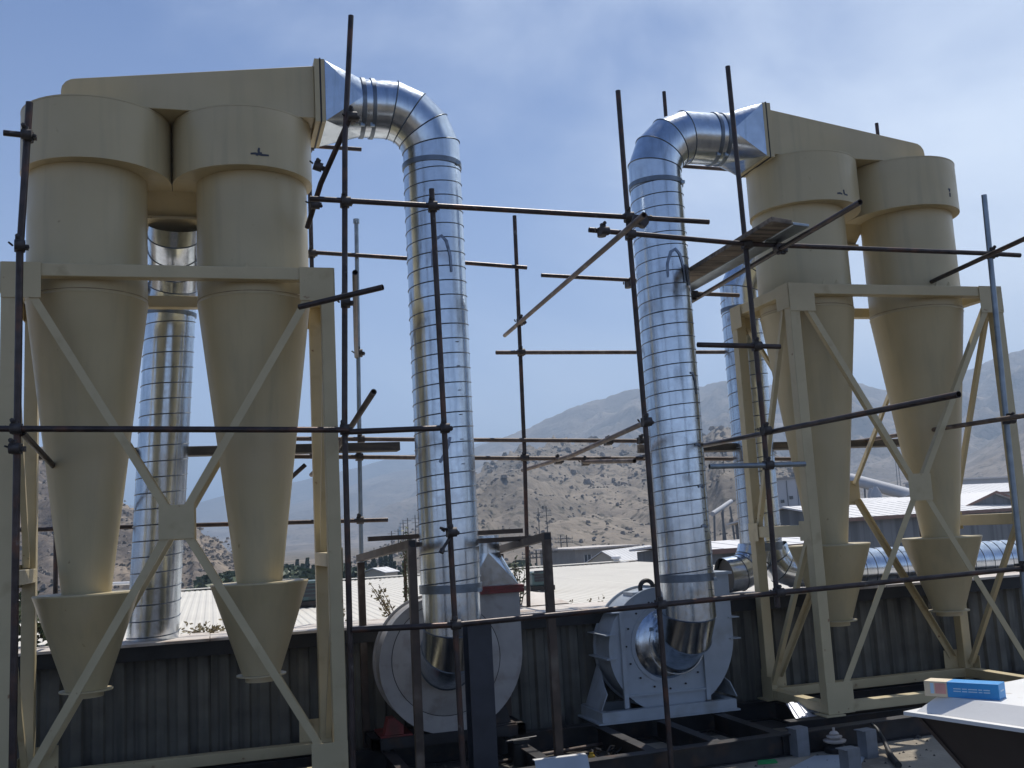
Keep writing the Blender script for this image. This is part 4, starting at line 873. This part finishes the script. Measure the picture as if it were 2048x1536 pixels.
m = MB(); m.add([(4.95,2.5,1.103),(5.6,2.5,1.103),(5.5,3.1,1.20),(5.15,3.1,1.25)], [(0,1,2,3)]); m.prism([(4.95,2.5,1.09),(5.6,2.5,1.09),(5.5,3.1,1.19),(5.15,3.1,1.24)], (0,0,.006)); tag(m.build('loose_board', 'capmat', smooth=0), 'pale board lying on the gutter ledge between the fans', 'board')

# ================================================================== DISTANT BUILDINGS
def gable(p, q, depth, he, rise, label, wallm='greywall', roofm='roofgrey', over=.4, windows=None, name='shed', ridge_along=True, trim=True, group=None):
    """p, q: surveyed eave corners of the long side facing us; depth goes away from us"""
    p, q = V(p), V(q); ux = V((q.x - p.x, q.y - p.y, 0)); Ln = ux.length; ux.normalize(); z = (p.z + q.z)/2; uy = V((-ux.y, ux.x, 0))
    if uy.dot(V((CAM.x - p.x, CAM.y - p.y, 0))) > 0: uy = -uy
    T = thing(name, label, 'building', (p.x, p.y, GZ), group); T.rotation_euler = (0, 0, math.atan2(ux.y, ux.x)); sy = 1 if V((-ux.y, ux.x, 0)).dot(uy) > 0 else -1
    H = z - GZ
    m = MB()
    if ridge_along:
        m.prism([(0, 0, 0), (0, sy*depth, 0), (0, sy*depth, H), (0, sy*depth/2, H + rise), (0, 0, H)], (Ln, 0, 0)); m.build('wall', wallm, T, smooth=0)
        for a, b_ in ((0, depth/2), (depth, depth/2)):
            s_ = -1 if a == 0 else 1; e_ = over; k_ = rise/(depth/2)
            m = MB(); m.prism([(-over, sy*(a + s_*e_), H - k_*e_ + .06), (-over, sy*b_, H + rise + .06), (-over, sy*b_, H + rise + .16), (-over, sy*(a + s_*e_), H - k_*e_ + .16)], (Ln + 2*over, 0, 0)); rf = m.build('roof', roofm, T, smooth=0)
            nn = max(2, int(Ln/1.2)); sm = MB()
            for k in range(nn):
                x_ = -over + (Ln + 2*over)*(k + .5)/nn; sm.prism([(x_, sy*(a + s_*e_), H - k_*e_ + .161), (x_, sy*b_, H + rise + .161), (x_, sy*b_, H + rise + .18), (x_, sy*(a + s_*e_), H - k_*e_ + .18)], (.03, 0, 0))
            sm.build('roof_seams', roofm, rf, smooth=0)
        if trim: m = MB(); m.box((-over, min(0, -sy*over) - .02 if sy > 0 else 0, 0), (0, 0, 0)) if False else None; t_ = MB(); t_.bar((-over, -sy*(over + .03), H - rise/(depth/2)*over + .06), (Ln + over, -sy*(over + .03), H - rise/(depth/2)*over + .06), .05, .22); t_.build('eave_trim', 'rooftrim', T, smooth=0)
    else:
        m.box((0, min(0, sy*depth), 0), (Ln, max(0, sy*depth), H)); m.build('wall', wallm, T, smooth=0)
        m = MB(); m.box((-over, min(-sy*over, sy*(depth + over)), H + .001), (Ln + over, max(-sy*over, sy*(depth + over)), H + .25)); m.build('roof', roofm, T, smooth=0)
    # cladding joints on the wall that faces us
    for (x_, zz, w_, h_) in (windows or []):
        m = MB(); m.box((x_, -sy*.03 if sy > 0 else .001, H - zz - h_), (x_ + w_, -.001 if sy > 0 else .03, H - zz)); wn = m.build('window', 'darkglass', T, smooth=0)
        m = MB(); [m.box((x_ + w_*f - .04, -.06 if sy > 0 else .031, H - zz - h_), (x_ + w_*f + .04, -.031 if sy > 0 else .06, H - zz)) for f in (0, .5, 1)]; m.build('frame', 'roofgrey', wn, smooth=0)
    return T
gable(at(1150,1100,165), at(1266,1092,170), 12, 0, 0, 'two storey grey concrete block with a pale flat roof behind the white roof', 'concwall', 'capmat', .8, [(1.6 + 2.6*k, .9 + 3.2*r_, 1.3, 1.5) for k in range(8) for r_ in (0, 1)], 'office_block', False)
gable(at(1240,1122,108), at(1330,1113,125), 3.8, 0, 1.15, 'beige gabled shed with a white roof beyond the near roof', 'beigewall', 'roofgrey', .25, None, 'shed')
gable(at(1425,1104,46), at(1668,1090,48), 8, 0, .25, 'grey clad shed with a white roof behind the forked duct', 'greywall', 'roofgrey', .3, None, 'shed')
gable(at(1690,1050,60), at(2110,1004,78), 8, 0, .8, 'long grey clad hall with a white roof behind the right cyclones', 'greywall', 'roofgrey', .4, None, 'factory_hall')
gable(at(1705,1023,112), at(1850,1004,122), 8, 0, 1.0, 'pale hall with three dark roof hoods in its wall behind the right collector', 'palewall', 'roofgrey', .4, [(1.5,.5,2.2,2.4),(5.2,.5,2.0,2.4),(9,.5,2,2.2)], 'factory_hall')
gable(at(1925,996,132), at(2120,972,142), 9, 0, 1.2, 'long pale hall with a white roof, third row at the right edge', 'palewall', 'roofgrey', .4, None, 'factory_hall')
gable(at(1900,972,180), at(2150,940,195), 10, 0, 0, 'big pale box building with a white parapet at the right edge', 'palewall', 'roofgrey', .3, [(8,1.5,3,3),(14,1.5,3,3)], 'factory_block', False)
# gable end facing us
def gable_front(p, q, peak, depth, label, wallm='greywall'):
    p, q = V(p), V(q); ux = V((q.x-p.x, q.y-p.y, 0)); Ln = ux.length; T = thing('shed', label, 'building', (p.x, p.y, GZ)); T.rotation_euler = (0,0,math.atan2(ux.y, ux.x)); H = (p.z + q.z)/2 - GZ
    m = MB(); m.prism([(0,0,0),(Ln,0,0),(Ln,0,H),(Ln/2,0,H+peak),(0,0,H)], (0,depth,0)); m.build('wall', wallm, T, smooth=0)
    for xa, xb in ((-.3, Ln/2), (Ln + .3, Ln/2)):
        za = H - .3*peak/(Ln/2); m = MB(); m.prism([(xa,-.3,za+.05),(xb,-.3,H+peak+.05),(xb,-.3,H+peak+.17),(xa,-.3,za+.17)], (0,depth+.6,0)); m.build('roof', 'roofgrey', T, smooth=0)
        m = MB(); m.prism([(xa,-.32,za+.02),(xb,-.32,H+peak+.02),(xb,-.32,H+peak+.2),(xa,-.32,za+.2)], (0,.015,0)); m.build('verge_trim', 'rooftrim', T, smooth=0)
gable_front(at(1924,1022,72), at(2050,1006,76), .95, 9, 'dark grey gable ended shed between the white roofs at the right')
# silo tower of the quarry plant
ST = thing('silo_tower', 'tall pale blue grey clad tower behind the right rear duct', 'tower', (at(1553,1000,130).x, at(1553,1000,130).y, GZ), rz=-.45)
m = MB(); m.box((0,0,0),(5.4,5,14.5)); m.build('shell', 'palewall', ST, smooth=0)
for k in range(5): m = MB(); m.box((.05+k*1.3,-.08,0),(.15+k*1.3,-.001,14.4)); m.build('panel_joint', 'greywall', ST, smooth=0)
m = MB(); m.box((-.2,-.2,14.501),(5.6,5.2,14.8)); m.build('roof', 'concwall', ST, smooth=0)
for k, (x_, z_) in enumerate(((.5, 11.6),(1.6,12))): m = MB(); m.box((x_,-.12,z_),(x_+.45,-.001,z_+.4)); m.build('vent', 'darkglass', ST, smooth=0)
def conveyor(p, q, r, label, legs=2):
    T = thing('conveyor', label, 'conveyor', (0,0,0), 'conveyors of the quarry plant'); m = MB(); m.tube([p, q], r, 12); m.build('gallery', 'palewall', T)
    for k in range(legs):
        c = V(p).lerp(V(q), (k + .6)/(legs + .2)); m = MB(); m.bar(c - V((.5,0,r*.8)), V((c.x - 1.2, c.y, GZ)), .18, .18); m.bar(c + V((.5,0,-r*.8)), V((c.x + 1.2, c.y, GZ)), .18, .18); m.build('trestle', 'greywall', T, smooth=0)
conveyor(at(1700,958,150), at(1832,993,140), .85, 'pale inclined conveyor gallery behind the right collector')
conveyor(at(1425,1028,120), at(1462,1003,128), .28, 'small inclined conveyor rising beside the right front duct')
conveyor(at(1786,905,420), at(1800,935,420), .5, 'far thin conveyor dropping onto the stone heap', 1)
m = MB(); c = at(1800,975,420); hpk = 15
m.lathe([(19,0),(15,3.2),(9,8.0),(4,12.2),(.8,14.8)], 40, (c.x, c.y, GZ), closed_top=True)
m.v = [(x_ + noise.noise(V((x_*.3, y_*.3, z_*.3)))*1.1, y_ + noise.noise(V((y_*.3, x_*.3, 5)))*1.1, z_) for x_, y_, z_ in m.v]
tag(m.build('stone_heap', 'gravel'), 'grey cone shaped heap of crushed stone seen between the right cyclones', 'heap')
# pump skid, plant
def plant(px, py, d, w_, h_, label):
    c = at(px, py, d); T = thing('plant_unit', label, 'machine', (c.x, c.y, GZ)); hh = c.z - GZ
    m = MB(); m.box((-w_/2,-w_/2,0),(w_/2,w_/2,hh*.75)); m.build('housing', 'concwall', T, smooth=0)
    m = MB(); m.lathe([(w_*.3,hh*.75),(w_*.3,hh),(w_*.1,hh*1.08)], 16, (0,0,0), closed_top=True); m.build('hopper_top', 'palewall', T)
plant(1752, 988, 135, 2.4, 2, 'small grey plant unit behind the right collector'); plant(1742, 990, 140, 1.6, 2, 'narrow grey plant unit left of the small plant unit')
# power line poles
def power_pole(px, py_top, d, label, style=0):
    t_ = at(px, py_top, d); T = thing('power_pole', label, 'power pole', (t_.x, t_.y, GZ - 1), 'power poles in front of the rocky hill'); H = t_.z - GZ + 1; w_ = .16 if d < 300 else .25
    m = MB(); m.tube([(0,0,0),(0,0,H)], [w_, w_*.6], 8); m.build('mast', 'pole', T)
    for z_ in ((H*.93, H*.86) if style == 0 else (H*.95,)):
        m = MB(); m.bar((-1.2,0,z_),(1.2,0,z_), .12, .12); arm = m.build('crossarm', 'pole', T, smooth=0)
        m = MB(); [m.tube([(x_,0,z_+.06),(x_,0,z_+.35)], .07, 6) for x_ in (-1.1,-.45,.45,1.1)]; m.build('insulators', 'porcelain', arm)
ORD = ('leftmost', 'second', 'third', 'fourth', 'fifth')
for k, (px, py, d) in enumerate(((783,1062,330),(796,1058,330),(806,1040,340),(815,1036,340),(830,1030,345))):
    power_pole(px, py, d, ORD[k] + ' of five thin power poles left of the left spiral duct', k % 2)
for px, py, d, lb in ((1013,985,400,'far thin power pole on the rocky hill just right of the left duct'), (1041,955,420,'far tall power pole on the rocky hill beside the thin back scaffold pole'),
        (1059,1100,150,'left of the two short power poles behind the roof cooler'), (1072,1100,150,'right of the two short power poles behind the roof cooler'),
        (1076,1016,240,'left of the tall pair of power poles between the fans'), (1092,1012,240,'right of the tall pair of power poles between the fans'),
        (1121,1070,190,'left of two power poles beside the grey concrete block'), (1133,1070,190,'right of two power poles beside the grey concrete block'),
        (1443,880,300,'power pole on the hill behind the right rear duct'), (1575,955,260,'power pole right of the right rear duct'), (1101,1090,170,'short power pole behind the support frame post')):
    power_pole(px, py, d, lb, 0)
# wire across the left valley
# trees at the foot of the left hills
def tree_mesh(seed, conifer):
    rnd = random.Random(seed); m = MB(); h = 6.0
    for k in range(420):
        t_ = rnd.random() ** .8
        if conifer: r_ = (1 - t_)*1.05*(.55 + .45*math.sin(t_*23 + seed)) + .12; z_ = .7 + t_*(h - .7)
        else: a0 = rnd.uniform(0, PI); r_ = 1.9*math.sin(a0)*(.75 + .35*math.sin(seed + k)); z_ = 2.6 + 1.8*math.cos(a0)*1.0
        a = rnd.uniform(0, 2*PI); rr_ = r_*rnd.uniform(.45, 1); c = V((rr_*math.cos(a), rr_*math.sin(a), z_)); s = rnd.uniform(.16, .42)
        n_ = V((rnd.uniform(-1,1), rnd.uniform(-1,1), rnd.uniform(-.3,1))).normalized(); u_ = n_.orthogonal().normalized()*s; w_ = n_.cross(u_).normalized()*s*.7
        m.add([c - u_, c + w_, c + u_, c - w_], [(0,1,2,3)])
    return m.mesh('crown', 'pine' if conifer else 'leaf', 0)
TM = [tree_mesh(k, True) for k in range(3)] + [tree_mesh(k + 9, False) for k in range(2)]
tm = MB(); tm.tube([(0,0,0),(0,0,2.6)], [.16,.08], 7); TRK = tm.mesh('trunk', 'bark')
def tree(px, py, d, k, label, group, s=1.0):
    t_ = at(px, py, d); h = (t_.z - GZ)/6.0 if k < 3 else (t_.z - GZ)/4.4
    T = thing('tree', label, 'tree', (t_.x, t_.y, GZ), group); T.rotation_euler = (0,0,random.uniform(0,6)); T.scale = (h*s, h*s, h)
    inst('crown', TM[k], T); inst('trunk', TRK, T)
rnd = random.Random(3)
for i in range(26):
    px = 575 + i*10.2 + rnd.uniform(-3,3); tree(px, 1128 - (px-575)*.03 + rnd.uniform(-14, 14), rnd.uniform(150,190), rnd.randrange(3), 'slim dark cypress in the row beyond the white roof', 'cypress row beyond the white roof')
for i in range(26):
    px = 420 + i*12 + rnd.uniform(-4,4); tree(px, 1148 - (px-420)*.05 + rnd.uniform(-6, 8), rnd.uniform(110,140), 3 + rnd.randrange(2), 'rounded green tree just beyond the white roof ridge', 'green trees beyond the white roof', 1.2)
tree(1040, 1125, 130, 3, 'lone dark round tree below the rocky hill between the fans', None, 1.5)
gable(at(770,1147,120), at(795,1143,122), 3.5, 0, .5, 'tiny white roofed hut among the cypress trees', 'beigewall', 'roofgrey', .2, None, 'hut', True, False)
PB = MB(); PB.tube([at(215,1168,30), at(262,1166,30)], .05, 10); tag(PB.build('white_pipe', 'roofgrey'), 'thin white pipe rail beyond the left cyclone hopper', 'pipe')

# ================================================================== HAZE
hz = MB(); hz.box((-8800, -300, -9.0), (8800, 8900, 345)); ho = hz.build('haze', 'core_shade', smooth=0); ho['kind'] = 'stuff'; ho['label'] = 'dusty summer air thickening over the valley'
hm = bpy.data.materials.new('haze_air'); hm.use_nodes = True; t = hm.node_tree; t.nodes.clear(); o = N(t, 'ShaderNodeOutputMaterial'); pv = N(t, 'ShaderNodeVolumePrincipled')
pv.inputs['Color'].default_value = (0.55, 0.74, 1.0, 1); pv.inputs['Density'].default_value = 0.00044; pv.inputs['Anisotropy'].default_value = 0.2; t.links.new(pv.outputs[0], o.inputs['Volume'])
ho.data.materials.clear(); ho.data.materials.append(hm)
